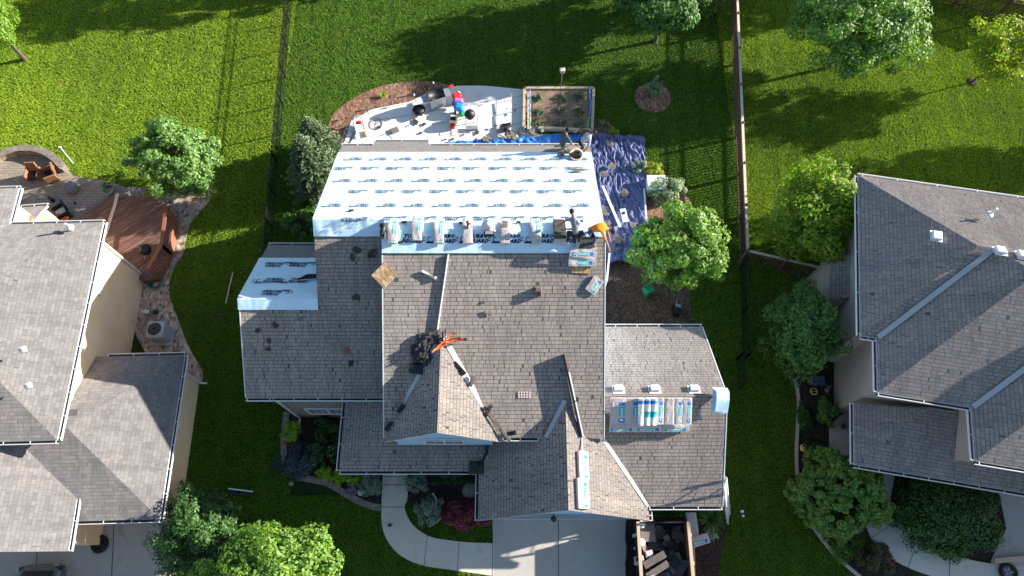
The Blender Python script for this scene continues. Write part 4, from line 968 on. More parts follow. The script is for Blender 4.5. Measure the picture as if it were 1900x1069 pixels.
# conifer with upswept shoots
def spruce(label, base, H, rad, n_sh, px_off=(0, 0)):
    b0 = P(*base); t = thing('spruce', label, 'tree', b0); pts = []; nrm = []; sz = []; br = MB()
    br.tube([(0, 0, -.05), (0.03, 0, H*.5), (0, 0, H*.97)], [.12, .08, .02], 9)
    for i in range(n_sh):
        z = H*(i/n_sh)**.9*.95+.1; a = i*2.399+random.uniform(-.3, .3); rr = rad*(1-z/H)**.72*random.uniform(.75, 1.12)+.06
        d = Vector((math.cos(a), math.sin(a), 0)); e = d*rr+Vector((0, 0, z+rr*.22)); s = Vector((0, 0, z))
        br.tube([s, s.lerp(e, .6)-Vector((0, 0, .04)), e], [.025, .015, .004], 4, cap=False)
        m_ = max(14, int(95*rr))
        tt = RNG.uniform(.2, 1.05, m_); th = RNG.normal(0, 1, (m_, 3))*(.13*(1.15-tt))[:, None]*max(.5, rr)
        q = np.outer(1-tt, s)+np.outer(tt, e)+th; q[:, 2] += .1*tt
        pts.append(q); dirv = np.array(d)*.5+np.array([0, 0, .6]); nn = RNG.normal(0, .6, (m_, 3))+np.cross(dirv, [0, 0, 1])+np.array([0, 0, .5]); nrm.append(nn/np.linalg.norm(nn, axis=1, keepdims=True)); sz.append(RNG.uniform(.08, .17, m_))
    fast_mesh('crown', leaf_quads(np.vstack(pts), np.vstack(nrm), np.concatenate(sz), .42), 4, ['lf_pine'], t); br.build('trunk', 'bark', t); return t
spruce('tall shaggy blue green spruce left of the white roof', (600, 350), 4.5, 1.5, 400)
spruce('shorter spruce growing just behind the tall one by the patio', (600, 292), 3.3, 1.15, 260)
# trees just beyond the picture: their shadows lie across the lawns
tree('shade_tree', 'large green tree standing beyond the top edge', (1290, -95), 3.6, (2.7, 2.2, 2.4), 'lf_mid', 6000, .22)
tree('shade_tree', 'tall green tree standing beyond the top right lawn', (1830, -190), 4.2, (3.0, 2.4, 2.8), 'lf_mid', 8000, .26)
tree('shade_tree', 'tall green tree standing beyond the top left lawn', (640, -190), 4.2, (4.6, 2.5, 3.2), 'lf_mid', 7000, .26)
tree('shade_tree', 'green tree standing beyond the right house lawn', (2270, 155), 4.6, (3.0, 2.6, 2.8), 'lf_mid', 7000, .24)

# garden plants in the raised bed, in three rows of three
k = 0
for py_, row in ((181, 'top'), (208, 'middle'), (231, 'bottom')):
    for px_, cl in ((999, 'left'), (1039, 'middle'), (1074, 'right')):
        shrub('tomato_plant', f'young green tomato plant, {row} row {cl} column of the raised bed', (px_+random.uniform(-2, 2), py_), (.34, .3, .24), 'lf_mid', 700, .06, mat2='lf_grey', share2=.4, cat='plant', group='tomato plants in the raised bed', clumps=10)
shrub('flower_clump', 'orange blooms at the right front corner of the raised bed', (1083, 243), (.3, .12, .1), 'lf_mid', 450, .05, mat2='fl_orange', share2=.7, cat='flowers', zc=.25)
shrub('flower_clump', 'white bloom cluster left of the kneeling roofer, raised bed front', (1005, 242), (.13, .12, .1), 'fl_white', 160, .05, cat='flowers', zc=.25)
shrub('flower_clump', 'white bloom cluster beside the orange blooms, raised bed front', (1068, 243), (.13, .12, .1), 'fl_white', 160, .05, cat='flowers', zc=.25)

# ================================================================== FENCES
def metal_fence(label, pts, h=1.3, bay=1.86, gate=None):
    """black picket fence through ground points"""
    o0 = Vector((pts[0][0], pts[0][1], 0)); t = thing('metal_fence', label, 'fence', o0)
    for a, b_ in zip(pts[:-1], pts[1:]):
        a = Vector((a[0], a[1], 0))-o0; b_ = Vector((b_[0], b_[1], 0))-o0; n = max(1, round((b_-a).length/bay))
        for i in range(n+1):
            p = a.lerp(b_, i/n); m = MB(); m.box(p+Vector((0, 0, h/2)), (.06, .06, h)); m.lathe([(.045, 0), (.045, .02), (.01, .05)], p+Vector((0, 0, h)), 8)
            if i < n or b_ is not None: m.build('post', 'black', t)
            if i == n: break
            q = a.lerp(b_, (i+1)/n); m = MB(); up_ = Vector((0, 0, 1))
            for z in (.12, h-.22, h-.06): m.beam(p+up_*z, q+up_*z, .03, .03)
            k_ = int((q-p).length/.105)
            for s in range(1, k_): c = p.lerp(q, s/k_); m.beam(c+up_*.05, c+up_*(h-.06), .014, .014)
            m.build('picket_panel', 'black', t)
    return t
p0 = P(534.5, 94.3); p1_ = P(518, 296.4); dl = (p1_-p0).normalized()
st_ = p0-dl*5.6; en_ = p0+dl*16.6
metal_fence('long black metal fence between the left lawn and the middle lawn', [st_, en_], 1.32)
b1_ = P(1372, 500); b2_ = P(1379, 668); b3_ = P(1366, 668); b4_ = P(1371, 722)
metal_fence('black metal fence running down between middle house and right house', [b1_, b2_, b3_, b4_], 1.2, 1.9)
def wood_fence(label, a, b_, h=1.45, bay=2.4, gap=.17, pw=.10, face=-1, cap=True, mats=('fence_wood', 'fence_cap')):
    a = Vector((a[0], a[1], 0)); b_ = Vector((b_[0], b_[1], 0)); t = thing('wooden_fence', label, 'fence', a); d = (b_-a); n = max(1, round(d.length/bay)); dn = d.normalized(); nr = Vector((-dn.y, dn.x, 0))*face; up_ = Vector((0, 0, 1))
    for i in range(n+1):
        p = d*(i/n); m = MB(); m.box(p+up_*(h+.04)/2, (.1, .1, h+.04)); m.lathe([(.03, 0), (.065, .03), (.06, .08), (.01, .12)], p+up_*(h+.04), 8); m.build('post', mats[0], t)
        if i == n: break
        q = d*((i+1)/n)
        m = MB()
        for z in (.25, h-.3): m.beam(p+up_*z+nr*.0, q+up_*z, .04, .09)
        k_ = int((q-p).length/gap)
        for s in range(k_+1): c = p.lerp(q, (s+.5)/(k_+1)); m.beam(c+up_*.05+nr*.04, c+up_*(h-.03)+nr*.04, .02, pw, up=nr)
        m.build('picket_panel', mats[0], t)
        if cap: m = MB(); m.beam(p+up_*(h+.0), q+up_*(h+.0), .12, .035); m.build('cap_rail', mats[1], t)
    return t
f0 = P(1352, -60); f1_ = P(1372, 486)
wood_fence('brown wooden fence with a sunlit pale cap rail, right of the middle lawn', f0, f1_, 1.35, 2.4, .17, .10, 1)
wood_fence('short wooden fence section joining the long fence to the right house', P(1372, 487), P(1512, 520), 1.35, 2.4, .17, .10, 1)
wood_fence('tall dark picket fence crossing the top right corner, nearer one', P(1690, -12), P(1925, 62), 1.7, 2.4, .2, .11, -1)
wood_fence('picket fence in the top right corner, farther one', P(1785, -30), P(1960, 25), 1.7, 2.4, .2, .11, -1)

# ================================================================== THINGS ON THE ROOF
def plane_basis(pl):
    n = Vector((-pl[2], -pl[1], 1)).normalized(); u = Vector((1, 0, 0)); u = (u-n*u.dot(n)).normalized(); return u, n.cross(u), n
def lay(o, p, pl, rz=0, lift=0):
    u, v, n = plane_basis(pl); Mx = Matrix((u, v, n)).transposed() @ Matrix.Rotation(rz, 3, 'Z')
    o.matrix_world = Matrix.Translation(p+n*lift) @ Mx.to_4x4(); return o
def bundle_mesh(ln=1.0, wd=.36, ht=.13, bend=0, prt=(1, 1), opened=False, seed=0):
    """wrapped pack of shingles, long axis Y; sags over a ridge when bend>0"""
    b = MB(); nx, ny = 8, 22; rnd = random.Random(seed)
    def z_at(y): return -bend*max(0, abs(y)-.06)
    def pt(x, y, z):
        return Vector((x, y, z+z_at(y)+.012*noise.noise(Vector((x*6+seed, y*4, z*5)))))
    top = [[pt(-wd/2+wd*i/nx, -ln/2+ln*j_/ny, ht*(1-.12*(abs(i/nx-.5)*2)**4)) for i in range(nx+1)] for j_ in range(ny+1)]
    bot = [[pt(-wd/2+wd*i/nx, -ln/2+ln*j_/ny, 0) for i in range(nx+1)] for j_ in range(ny+1)]
    def mi_(i, j_):
        x = (i+.5)/nx; y = (j_+.5)/ny
        if opened: return 4 if .12 < y < .88 else 0
        if prt[0] and .55 < x < .82:
            if .72 < y < .86: return 1 if prt[0] == 1 else 2
            if .3 < y < .68: return 2
            if .05 < y < .1: return 2
        if prt[1] and .50 < x < .88 and .1 < y < .24: return 1
        return 0
    for j_ in range(ny):
        for i in range(nx):
            b.face([top[j_][i], top[j_][i+1], top[j_+1][i+1], top[j_+1][i]], mi_(i, j_), None, True)
            b.face([bot[j_+1][i], bot[j_+1][i+1], bot[j_][i+1], bot[j_][i]], 0)
    for j_ in range(ny):
        b.face([bot[j_][0], top[j_][0], top[j_+1][0], bot[j_+1][0]][::-1], 0); b.face([bot[j_][nx], bot[j_+1][nx], top[j_+1][nx], top[j_][nx]][::-1], 2 if (prt[0] and 5 < j_ < 14) else 0)
    for i in range(nx):
        b.face([bot[0][i], bot[0][i+1], top[0][i+1], top[0][i]], 0); b.face([bot[ny][i+1], bot[ny][i], top[ny][i], top[ny][i+1]], 0)
    # white characters knocked out of the print
    if prt[0] and not opened:
        for k in range(9): y = -ln/2+ln*(.33+.035*k); z = z_at(y)+ht+.006; b.face([(wd*.13, y, z), (wd*.26, y, z), (wd*.26, y+.018, z), (wd*.13, y+.018, z)], 3)
    if prt[1] and not opened:
        y = -ln/2+ln*.14; z = z_at(y)+ht+.008; b.face([(wd*.08, y, z), (wd*.28, y, z), (wd*.28, y+.04, z+.01), (wd*.2, y+.07, z+.01), (wd*.08, y+.07, z+.01)], 3)
    if opened:
        for k in range(4):
            y = -ln*.38+k*ln*.2; b.rbox((rnd.uniform(-.02, .02), y+.1, z_at(y+.1)+ht+.01), (wd*.86, ln*.19, .02), None, 4, .01)
    return b
BM = ['wrap', 'wrap_blue', 'wrap_teal', 'wrap_white', 'newshingle']
def bundle(label, p, rz=0, pl=None, group=None, name='shingle_bundle', lift=0, **kw):
    o = bundle_mesh(**kw).build(name, BM)
    if pl is None: o.location = p+Vector((0, 0, lift)); o.rotation_euler = (0, 0, rz)
    else: lay(o, p, pl, rz, lift)
    return tag(o, label, 'shingle bundle', group)
GR = 'bundles laid across the main ridge'
def ridge_pt(px): return Vector((PP(px, 427, BACK).x, yB-.02, zB+.03))
bundle('leftmost bundle on the main ridge, teal print and torn lower end, beside black tools', ridge_pt(729), 0, None, GR, bend=.42, prt=(2, 0), seed=1, lift=.03)
bundle('second bundle from the left on the main ridge, teal print at its upper end', ridge_pt(774)+Vector((0, .12, 0)), 0, None, GR, bend=.42, prt=(2, 0), seed=2, lift=.03)
bundle('third bundle from the left on the main ridge, teal print, right of a nail slot', ridge_pt(815), 0, None, GR, bend=.42, prt=(2, 0), seed=3, lift=.03)
bundle('plain unprinted bundle on the main ridge with a black nail gun on top', ridge_pt(868), .03, None, GR, bend=.42, prt=(0, 0), seed=4, lift=.03)
bundle('bundle on the main ridge with cut open top and blue label', ridge_pt(938), -.04, None, GR, bend=.42, prt=(0, 1), seed=5, lift=.03)
bundle('bundle on the main ridge with a long teal print, left of the opened shingles', ridge_pt(994), .06, None, GR, bend=.42, prt=(2, 0), seed=6, lift=.03)
bundle('opened bundle of loose charcoal shingles beside the crouching grey shirted roofer', ridge_pt(1038), .02, None, GR, bend=.42, opened=True, wd=.46, seed=7, lift=.03)
o = MB(); pb = ridge_pt(938)
for k in range(3): o.box((0, k*.085, 0), (.2, .07, .02), None, 0)
oo = o.build('shingle_offcut', 'scrap_brown'); oo.location = pb+Vector((-.02, .08, .18)); tag(oo, 'brown shingle tabs showing through the cut top of the blue labelled bundle', 'shingle')
# flat stack on the front slope
GS = 'bundles stacked below the ridge'
sp_ = PP(1080, 484, BP)
bundle('lower bundle of the flat stack below the ridge, blue label at its right end', sp_, -math.pi/2, BP, GS, prt=(1, 0), seed=11, lift=.04, wd=.4)
bundle('upper bundle of the flat stack below the ridge, next to the navy tarp', PP(1082, 468, BP), -math.pi/2, BP, GS, prt=(1, 1), seed=12, lift=.05, wd=.36)
bundle('top grey opened bundle of the flat stack, at the orange shirted man feet', PP(1086, 452, BP), -math.pi/2+.05, BP, GS, opened=True, seed=13, lift=.06, ln=.7)
def board(name, label, cat, p, pl, d, rz, mat, lift=.02):
    b = MB(); b.rbox((0, 0, d[2]/2), d, None, 0, .008); o = b.build(name, mat); lay(o, p, pl, rz, lift); return tag(o, label, cat)
board('strand_board', 'square sheet of strand board lying diamond wise over the roof step', 'board', PP(713, 511, BP), BP, (.68, .68, .022), R(45), 'osb')
board('strand_board', 'strip of strand board sticking out under the flat bundle stack', 'board', PP(1078, 501, BP), BP, (.7, .25, .022), R(-4), 'osb')
bundle('torn bundle wrapper with blue label lying loose near the roof right edge', PP(1103, 529, BP), R(-35), BP, None, ln=.62, wd=.42, ht=.06, prt=(1, 1), seed=15, lift=.03)
# cylinder, vent, patch, scraps
b = MB(); b.tube([(-.28, 0, .06), (.24, 0, .06)], [.045, .05], 12); b.tube([(.24, 0, .06), (.33, 0, .06)], [.075, .06], 12); o = b.build('flue_pipe', 'pipe'); lay(o, PP(796, 510, BP), BP, R(-28), .0); tag(o, 'short metal flue pipe lying loose left of the white drip edge', 'pipe')
b = MB(); b.rbox((0, 0, .1), (.22, .34, .2), None, 0, .02); b.box((.02, -.06, .21), (.12, .14, .02), None, 1); o = b.build('roof_vent', ['scrap_brown', 'dark']); lay(o, PP(999, 541, BP), BP, 0, 0); tag(o, 'small brown box vent standing on the middle of the front slope', 'roof vent')
b = MB()
for k in range(5):
    for r_ in range(3): b.box((-.2+k*.1, -.08+r_*.09, .008), (.07, .07, .012))
o = b.build('nail_strip', 'pink'); lay(o, PP(973, 733, BP), BP, 0, .012); tag(o, 'pale pink perforated patch lying flat on the lower front slope', 'paper patch')
def scrap(name, label, p, pl, sz, rz, mat='scrap', cat='shingle scrap', group=None, lift=.03, seed=0):
    rnd = random.Random(seed*7+3); n = 9; b = MB(); pts = []
    for i in range(n):
        a = 2*math.pi*i/n; r_ = rnd.uniform(.55, 1.05); pts.append(Vector((math.cos(a)*r_*sz[0]/2, math.sin(a)*r_*sz[1]/2, rnd.uniform(0, .35)*min(sz)*.5)))
    c = Vector((0, 0, .03)); 
    for i in range(n):
        p1, p2 = pts[i], pts[(i+1) % n]; b.face([c, p1, p2]); d = Vector((0, 0, .014)); b.face([c-d, p2-d, p1-d]); b.face([p1, p1-d, p2-d, p2])
    o = b.build(name, mat)
    if pl: lay(o, p, pl, rz, lift)
    else: o.location = p+Vector((0, 0, lift)); o.rotation_euler = (0, 0, rz)
    return tag(o, label, cat, group)
SC = [((903, 582), BP, (.36, .26), 'grey torn shingle on the middle of the front slope below the brown vent'), ((897, 561), BP, (.16, .1), 'tiny dark scrap just above the grey torn shingle, front slope'),
      ((661, 552), LP, (.3, .36), 'square dark felt patch on the shaded left slope'), ((690, 470), LP, (.55, .4), 'dark torn felt against the roof step below the blue fold'), ((662, 463), LP, (.35, .5), 'dark felt scrap left of the roof step, just below blue membrane'),
      ((655, 478), LP, (.4, .25), 'curled felt strip on the shaded slope below the left fold'), ((478, 613), LP, (.35, .26), 'black shingle scrap near the sunlit left roof edge, biggest there'), ((512, 603), LP, (.32, .24), 'black scrap right of the biggest one by the left edge'),
      ((500, 632), LP, (.26, .2), 'dark scrap below the pair by the left roof edge'), ((497, 648), LP, (.3, .16), 'lowest dark scrap near the left roof edge'), ((577, 604), LP, (.18, .08), 'slim dark scrap below the blue wing membrane corner'),
      ((475, 653), LP, (.22, .12), 'brown curled scrap at the sunlit strip of the left wing'), ((560, 590), LP, (.5, .12), 'pale torn edge lying just below the wing membrane')]
for i, (q_, pl, s_, lb) in enumerate(SC): scrap('shingle_scrap', lb, PP(*q_, pl), pl, s_, random.uniform(0, 3), 'scrap' if i not in (0, 11, 12) else 'scrap_brown', seed=i)
b = MB(); b.box((0, 0, .05), (.16, .22, .09), None, 0); b.beam((0, -.09, .1), (0, .09, .1), .02, .012, 1); o = b.build('clay_brick', ['redbrick', 'scrap']); lay(o, PP(643, 651, LP), LP, 0, 0); tag(o, 'red clay brick left on the shaded left slope', 'brick')
b = MB(); b.rbox((0, 0, .05), (.2, .2, .1), None, 0, .02); b.box((.14, 0, .02), (.08, .18, .03), None, 1); o = b.build('tool_pouch', ['dark', 'grey_pl']); lay(o, PP(652, 674, LP), LP, 0, 0); tag(o, 'small black tool pouch just below the red brick', 'tool pouch')
b = MB(); b.tube([(-.5, 0, .05), (-.2, .03, .12), (.15, .02, .1), (.35, .06, .05)], [.02, .09, .1, .05], 8); b.tube([(.3, .03, .05), (.38, .12, .1), (.42, .2, .08)], .015, 6); b.beam((-.45, -.08, .03), (.3, -.05, .03), .05, .03, 1); o = b.build('rolled_jacket', ['pants_dark', 'white']); lay(o, PP(580, 519, WB), WB, R(8), .04); tag(o, 'dark rolled jacket with a white stripe on the left wing membrane', 'jacket')
b = MB(); b.tube([(0, .28, .06), (.05, .1, .14), (0, -.1, .1), (-.03, -.25, .05)], [.04, .12, .1, .05], 8); b.tube([(.05, .0, .1), (.1, -.2, .12), (.05, -.35, .04)], [.03, .05, .06], 8); b.rbox((-.02, .2, .08), (.2, .14, .1), None, 0, .02); o = b.build('tool_belt', 'dark'); o.location = ridge_pt(711)+Vector((0, -.05, .02)); tag(o, 'black tool belt hanging over the left end of the main ridge', 'tool belt')
# nail gun on the plain bundle, vent pipe boot, cooler
def nail_gun(label, p, rz):
    b = MB(); b.tube([(0, 0, 0), (0, .16, .02)], [.04, .045], 10); b.tube([(0, .02, 0), (.1, .04, .06)], .022, 6); b.rbox((-.03, -.05, 0), (.05, .14, .05), None, 0, .01); b.beam((.09, .04, .05), (.12, -.12, .02), .03, .05, 1)
    o = b.build('nail_gun', ['dark', 'steel']); o.location = p; o.rotation_euler = (0, 0, rz); return tag(o, label, 'nail gun')
nail_gun('black nail gun resting on the plain ridge bundle', ridge_pt(868)+Vector((.02, .1, .2)), .2)
b = MB(); b.lathe([(.3, 0), (.3, .03), (.14, .05), (.13, .2), (.16, .24), (.08, .27)], (0, 0, 0), 18); b.rbox((0, -.3, .03), (.38, .2, .16), None, 1, .03); b.box((0, -.3, .12), (.28, .12, .01), None, 2); o = b.build('turbine_vent', ['white', 'dark', 'steel']); o.location = Vector((PP(908, 427, BACK).x, yB+.1, zB+.08)); tag(o, 'round white vent hood with a black base on the ridge between two bundles', 'roof vent')
GN = 'cut slots in the ridge membrane'
for i, (px_, w_, py_) in enumerate(((652, .2, 394), (750, .2, 416), (855, .12, 417), (962, .16, 416), (1079, .1, 414))):
    b = MB(); b.box((0, 0, .02), (w_, .12, .02)); o = b.build('roof_slot', 'dark'); lay(o, PP(px_, py_, BACK), BACK, .06, .07)
    tag(o, ('black slot near the left roof edge above the first fold', 'black slot between first and second ridge bundles', 'black slot left of the plain ridge bundle', 'black slot right of the blue labelled bundle', 'black square slot between the two ridge roofers')[i], 'roof slot', GN)
# white drip edge standing along the step in the front slope; long black gutter piece
pa, pb = PP(832, 473, BP), PP(812, 612, BP); b = MB(); b.beam(pa+Vector((0, 0, .06)), pb+Vector((0, 0, .06)), .03, .1, 0); tag(b.build('drip_edge', 'white'), 'thin white drip edge standing upright across the front slope', 'drip edge')
pa, pb = PP(1045, 660, BP), PP(1078, 812, BP); pa.z += .02; pb.z += .04; b = MB(); b.beam(pa+Vector((0, 0, .12)), pb+Vector((0, 0, .12)), .045, .24, 0); b.beam(pa.lerp(pb, .22)+Vector((.055, 0, .22)), pb+Vector((.055, 0, .22)), .05, .05, 1); b.box(pa.lerp(pb, .55)+Vector((.08, 0, .2)), (.2, .16, .05), None, 0); b.beam(pb+Vector((.03, 0, .1)), P(1081, 842, 5.2), .05, .05, 1); tag(b.build('gutter_length', ['black', 'white']), 'long black and white trim length leaning down onto the garage gable ridge', 'trim length')
# bundles and rolls on the garage wing ridge
GG = 'bundles stacked on the garage wing'
CP = (zC-CF*yC, CF, 0)
for i, (px_, pr, lb) in enumerate(((1145, (1, 1), 'leftmost bundle of the garage wing stack, teal and blue print'), (1170, (1, 0), 'second bundle of the garage wing stack, partly under the white rolls'), (1226, (1, 1), 'bundle right of the white rolls, blue block at its lower end'),
                                   (1237, (0, 0), 'plain wrinkled bundle in the garage wing stack'), (1256, (1, 0), 'second bundle from the right in the garage wing stack'), (1270, (1, 1), 'rightmost bundle of the garage wing stack, teal print'))):
    px_ = (1145, 1171, 1219, 1238, 1254, 1270)[i]; p = PP(px_, 744, CP); bundle(lb, Vector((p.x, yC-.46, zC-.12)), 0, CP, GG, wd=(.62, .5, .36, .36, .34, .36)[i], ln=1.0, prt=pr, seed=20+i, lift=.2, ht=.12)
for i, (px_, lb) in enumerate(((1154, 'lower row bundle at the left of the garage wing stack'), (1203, 'lower row bundle in the middle of the garage wing stack'), (1253, 'lower row bundle at the right of the garage wing stack'))):
    p = PP(px_, 776, CP); bundle(lb, Vector((p.x, yC-1.02, zC-.6)), -math.pi/2, CP, GG, wd=.3, ln=1.0, prt=(1, 1), seed=30+i, lift=.07, ht=.16)
for i, px_ in enumerate((1185, 1197, 1208)):
    p = PP(px_, 742, CP); b = MB(); b.tube([(0, -.5, .11), (0, .5, .11)], .115, 14, 0); b.tube([(0, .3, .11), (0, .42, .11)], .117, 14, 1); b.tube([(0, -.2, .11), (0, .02, .11)], .117, 14, 2); o = b.build('membrane_roll', ['wrap_white', 'wrap_blue', 'wrap_teal' if i else 'wrap_white']); lay(o, Vector((p.x, yC-.42, zC-.1)), CP, 0, .34)
    tag(o, ('leftmost', 'middle', 'rightmost')[i]+' of three white membrane rolls on the garage wing stack', 'roll', 'membrane rolls')
for i, px_ in enumerate((1150, 1218, 1292)):
    b = MB(); b.rbox((0, 0, .09), (.36, .3, .14), None, 0, .04); b.box((0, 0, .01), (.46, .44, .02), None, 0); b.box((-.19, 0, .07), (.02, .2, .08), None, 1); o = b.build('box_vent', ['white', 'dark']); p = Vector((PP(px_, 717, CP).x, yC+.28, 0)); CBp = (zC+(zC-2.8)/(9.86-yC)*yC, -(zC-2.8)/(9.86-yC), 0); p.z = CBp[0]+CBp[1]*p.y
    lay(o, p, CBp, 0, .0); tag(o, ('leftmost', 'middle', 'rightmost')[i]+' of three white box vents along the garage wing ridge', 'roof vent', 'box vents on the garage wing')
b = MB()
for k in range(5):
    vs = []; fs = []; w_, l_ = .56-.02*k, .95-.04*k
    for j_ in range(9):
        for i in range(5): x = -w_/2+w_*i/4+.02*k; y = -l_/2+l_*j_/8; vs.append((x, y, .05+.03*k-.45*max(0, y-.1)-.45*max(0, -y-.1)*.2+.012*noise.noise(Vector((x*5, y*4, k)))))
    for j_ in range(8):
        for i in range(4): a = j_*5+i; fs.append((a, a+1, a+6, a+5))
    b.mesh(vs, fs, 0, True)
o = b.build('folded_membrane', 'under'); p = PP(1333, 737, CP); lay(o, Vector((p.x, yC-.15, zC+.0)), CP, -.08, .06); tag(o, 'folded pale blue membrane stack at the garage wing right edge', 'membrane stack')
b = MB(); b.tube([(-.5, .05, .03), (-.3, .12, .05), (0, .1, .04), (.1, 0, .03), (.3, .02, .04), (.42, .1, .06)], .025, 6); b.lathe([(.06, 0), (.07, .06), (.02, .09)], (.46, .12, .02), 10, 1); o = b.build('crumpled_wrap', ['wrap', 'hose']); lay(o, PP(1250, 790, CP), CP, 0, .03); tag(o, 'twisted strip of wrapper hanging below the garage wing stack', 'wrapper')
# bundles on the garage gable ridge
DRp = (zD+pDr*xD, 0, -pDr)
for i, (q_, kw, lb) in enumerate((((1079, 864), dict(ln=1.0, wd=.46, prt=(1, 1), seed=41), 'upper of two printed bundles lying along the garage gable ridge'), ((1078, 916), dict(ln=1.05, wd=.52, prt=(1, 1), seed=42), 'lower and wider of two bundles lying along the garage gable ridge'))):
    p = PP(*q_, DRp); bundle(lb, p, R(1), DRp, 'bundles on the garage gable', lift=.02, **kw)
# heap of black tools and orange straps where the dormer meets the slope
def rumpled(name, mats, w_, l_, h_, seed, nx=14, ny=14, mi=0):
    b = MB(); vs = []; fs = []
    for j_ in range(ny+1):
        for i in range(nx+1):
            x = (i/nx-.5)*2; y = (j_/ny-.5)*2; e = max(0, 1-(x*x+y*y)*.55); e = e**.6
            z = h_*e*(.5+.9*abs(noise.noise(Vector((x*2.1+seed, y*2.1, seed))))) if (abs(x) < 1 and abs(y) < 1) else 0
            k = 1+.18*noise.noise(Vector((x*2+seed, y*2, 5.)))
            vs.append((x*w_/2*k, y*l_/2*k, z))
    for j_ in range(ny):
        for i in range(nx): a = j_*(nx+1)+i; fs.append((a, a+1, a+nx+2, a+nx+1))
    b.mesh(vs, fs, mi, True); b.face([vs[0], vs[ny*(nx+1)], vs[-1], vs[nx]], mi); return b.build(name, mats)
for i, (q_, s_, rz, mt, nm, lb, ct) in enumerate((((797, 628), (.9, .5, .2), .2, 'scrap', 'tar_paper_heap', 'crumpled black tar paper at the dormer peak', 'tar paper'), ((783, 648), (.75, .5, .25), .9, 'pants_dark', 'canvas_bag', 'slumped dark canvas bag left of the dormer valley', 'bag'),
      ((773, 657), (.35, .7, .15), .2, 'dark', 'black_case', 'flat black case at the outer edge of the tool heap', 'case'), ((792, 666), (.5, .45, .2), .5, 'scrap', 'felt_heap', 'rounded heap of black felt against the dormer valley', 'felt'))):
    o = rumpled(nm, mt, *s_, seed=i+60); lay(o, PP(*q_, BP), BP, rz, .05); tag(o, lb, ct)
b = MB(); b.rbox((0, 0, .06), (.5, .36, .12), None, 0, .02); b.box((0, .0, .13), (.3, .06, .02), None, 1); o = b.build('tool_case', ['dark', 'black']); lay(o, PP(773, 684, BP), BP, R(-8), .02); tag(o, 'square black tool case at the bottom of the tool heap', 'tool case')
b = MB()
for k, pts in enumerate(([(-.55, -.25), (-.2, .0), (.1, .1), (.5, .12)], [(-.5, -.28), (-.15, -.08), (.2, .06), (.62, .05)], [(-.6, -.3), (-.1, .1), (.15, .28), (.3, .3)])):
    b.tube([(x, y, .12+.05*math.sin(x*5+k)) for x, y in pts], .035, 7)
b.lathe([(.06, 0), (.06, .1), (.03, .13)], (.66, .05, .1), 10, 1)
o = b.build('safety_harness', ['strap', 'dark']); lay(o, PP(832, 634, BP), BP, .1, .08); tag(o, 'bright orange safety straps hooked over the dormer peak', 'harness')
b = MB(); b.beam((0, -.2, .12), (.02, .25, .2), .05, .05); b.beam((.12, -.22, .1), (.1, .18, .25), .03, .03); b.beam((-.3, -.1, .12), (.5, -.12, .12), .03, .03); b.beam((-.3, -.2, .1), (.4, -.25, .1), .025, .025); o = b.build('roof_jack', 'black'); lay(o, PP(822, 626, BP), BP, 0, .05); tag(o, 'black metal roof jacks piled above the orange straps', 'roof jack')
GJ = 'pieces along the dormer right valley'
for i, (q_, ln, rz, mt, lb) in enumerate((((853, 683), .6, R(-48), 'dark', 'black flashing offcut at the upper right dormer valley'), ((876, 706), .45, R(70), 'scrap_brown', 'brown cedar scrap beside the right dormer valley'), ((906, 761), .5, R(60), 'scrap', 'ribbed dark scrap at mid right dormer valley'), ((922, 786), 1.6, R(-53), 'scrap_brown', 'long brown loose shingle strip along the lower right dormer valley'), ((949, 803), .35, R(10), 'dark', 'small black scrap on the eave right of the dormer'), ((722, 790), .4, R(55), 'dark', 'small black bracket low on the left dormer valley'), ((745, 757), .35, R(50), 'dark', 'small black bracket midway up the left dormer valley'))):
    b = MB(); b.box((0, 0, .04), (ln, .16, .03)); b.box((ln*.3, .02, .08), (ln*.3, .1, .05)); b.box((-ln*.2, -.02, .07), (ln*.25, .06, .03)); o = b.build('roof_scrap', mt); lay(o, PP(*q_, BP), BP, rz, .05); tag(o, lb, 'roof scrap', GJ)
b = MB(); b.tube([(0, .35, .1), (.02, .1, .08), (-.12, -.2, .06), (-.3, -.35, .05)], [.1, .07, .05, .12], 8); b.tube([(-.05, 0, .1), (.08, -.15, .06)], .03, 6, 1); o = b.build('tool_strap', ['dark', 'grey_pl']); p = P(902, 845, 3.5); o.location = p; tag(o, 'black harness trailing over the porch roof and garage gable valley', 'harness')
o = rumpled('tar_paper', 'scrap', .6, .5, .1, 77); o.location = P(884, 868, 3.05); tag(o, 'dark tar paper flap at the porch gutter end by the garage gable', 'tar paper')
# aluminium ladder leaning past the garage wing corner
def ladder(label, a, b_, wd, n, mat, side):
    a = Vector(a); b_ = Vector(b_); s = Vector(side).normalized()*wd/2; t = thing('ladder', label, 'ladder', a); m = MB()
    for k in (-1, 1):
        r_ = MB(); r_.beam(s*k, b_-a+s*k, .03, .09); r_.build('rail', mat, t)
    for i in range(n): r_ = MB(); c = (b_-a)*((i+.5)/n); r_.tube([c-s, c+s], .018, 6); r_.build('rung', mat, t)
    return t
ladder('aluminium ladder leaning on the garage wing eave at its right corner', P(1352, 963, 0), P(1345, 895, 3.9), .42, 12, 'white', (.3, .95, 0))
ladder('dark blue framed ladder leaning by the patio left corner', P(626, 292, 0), P(652, 238, 1.9), .5, 6, 'navy_frame', (.7, -.5, 0))

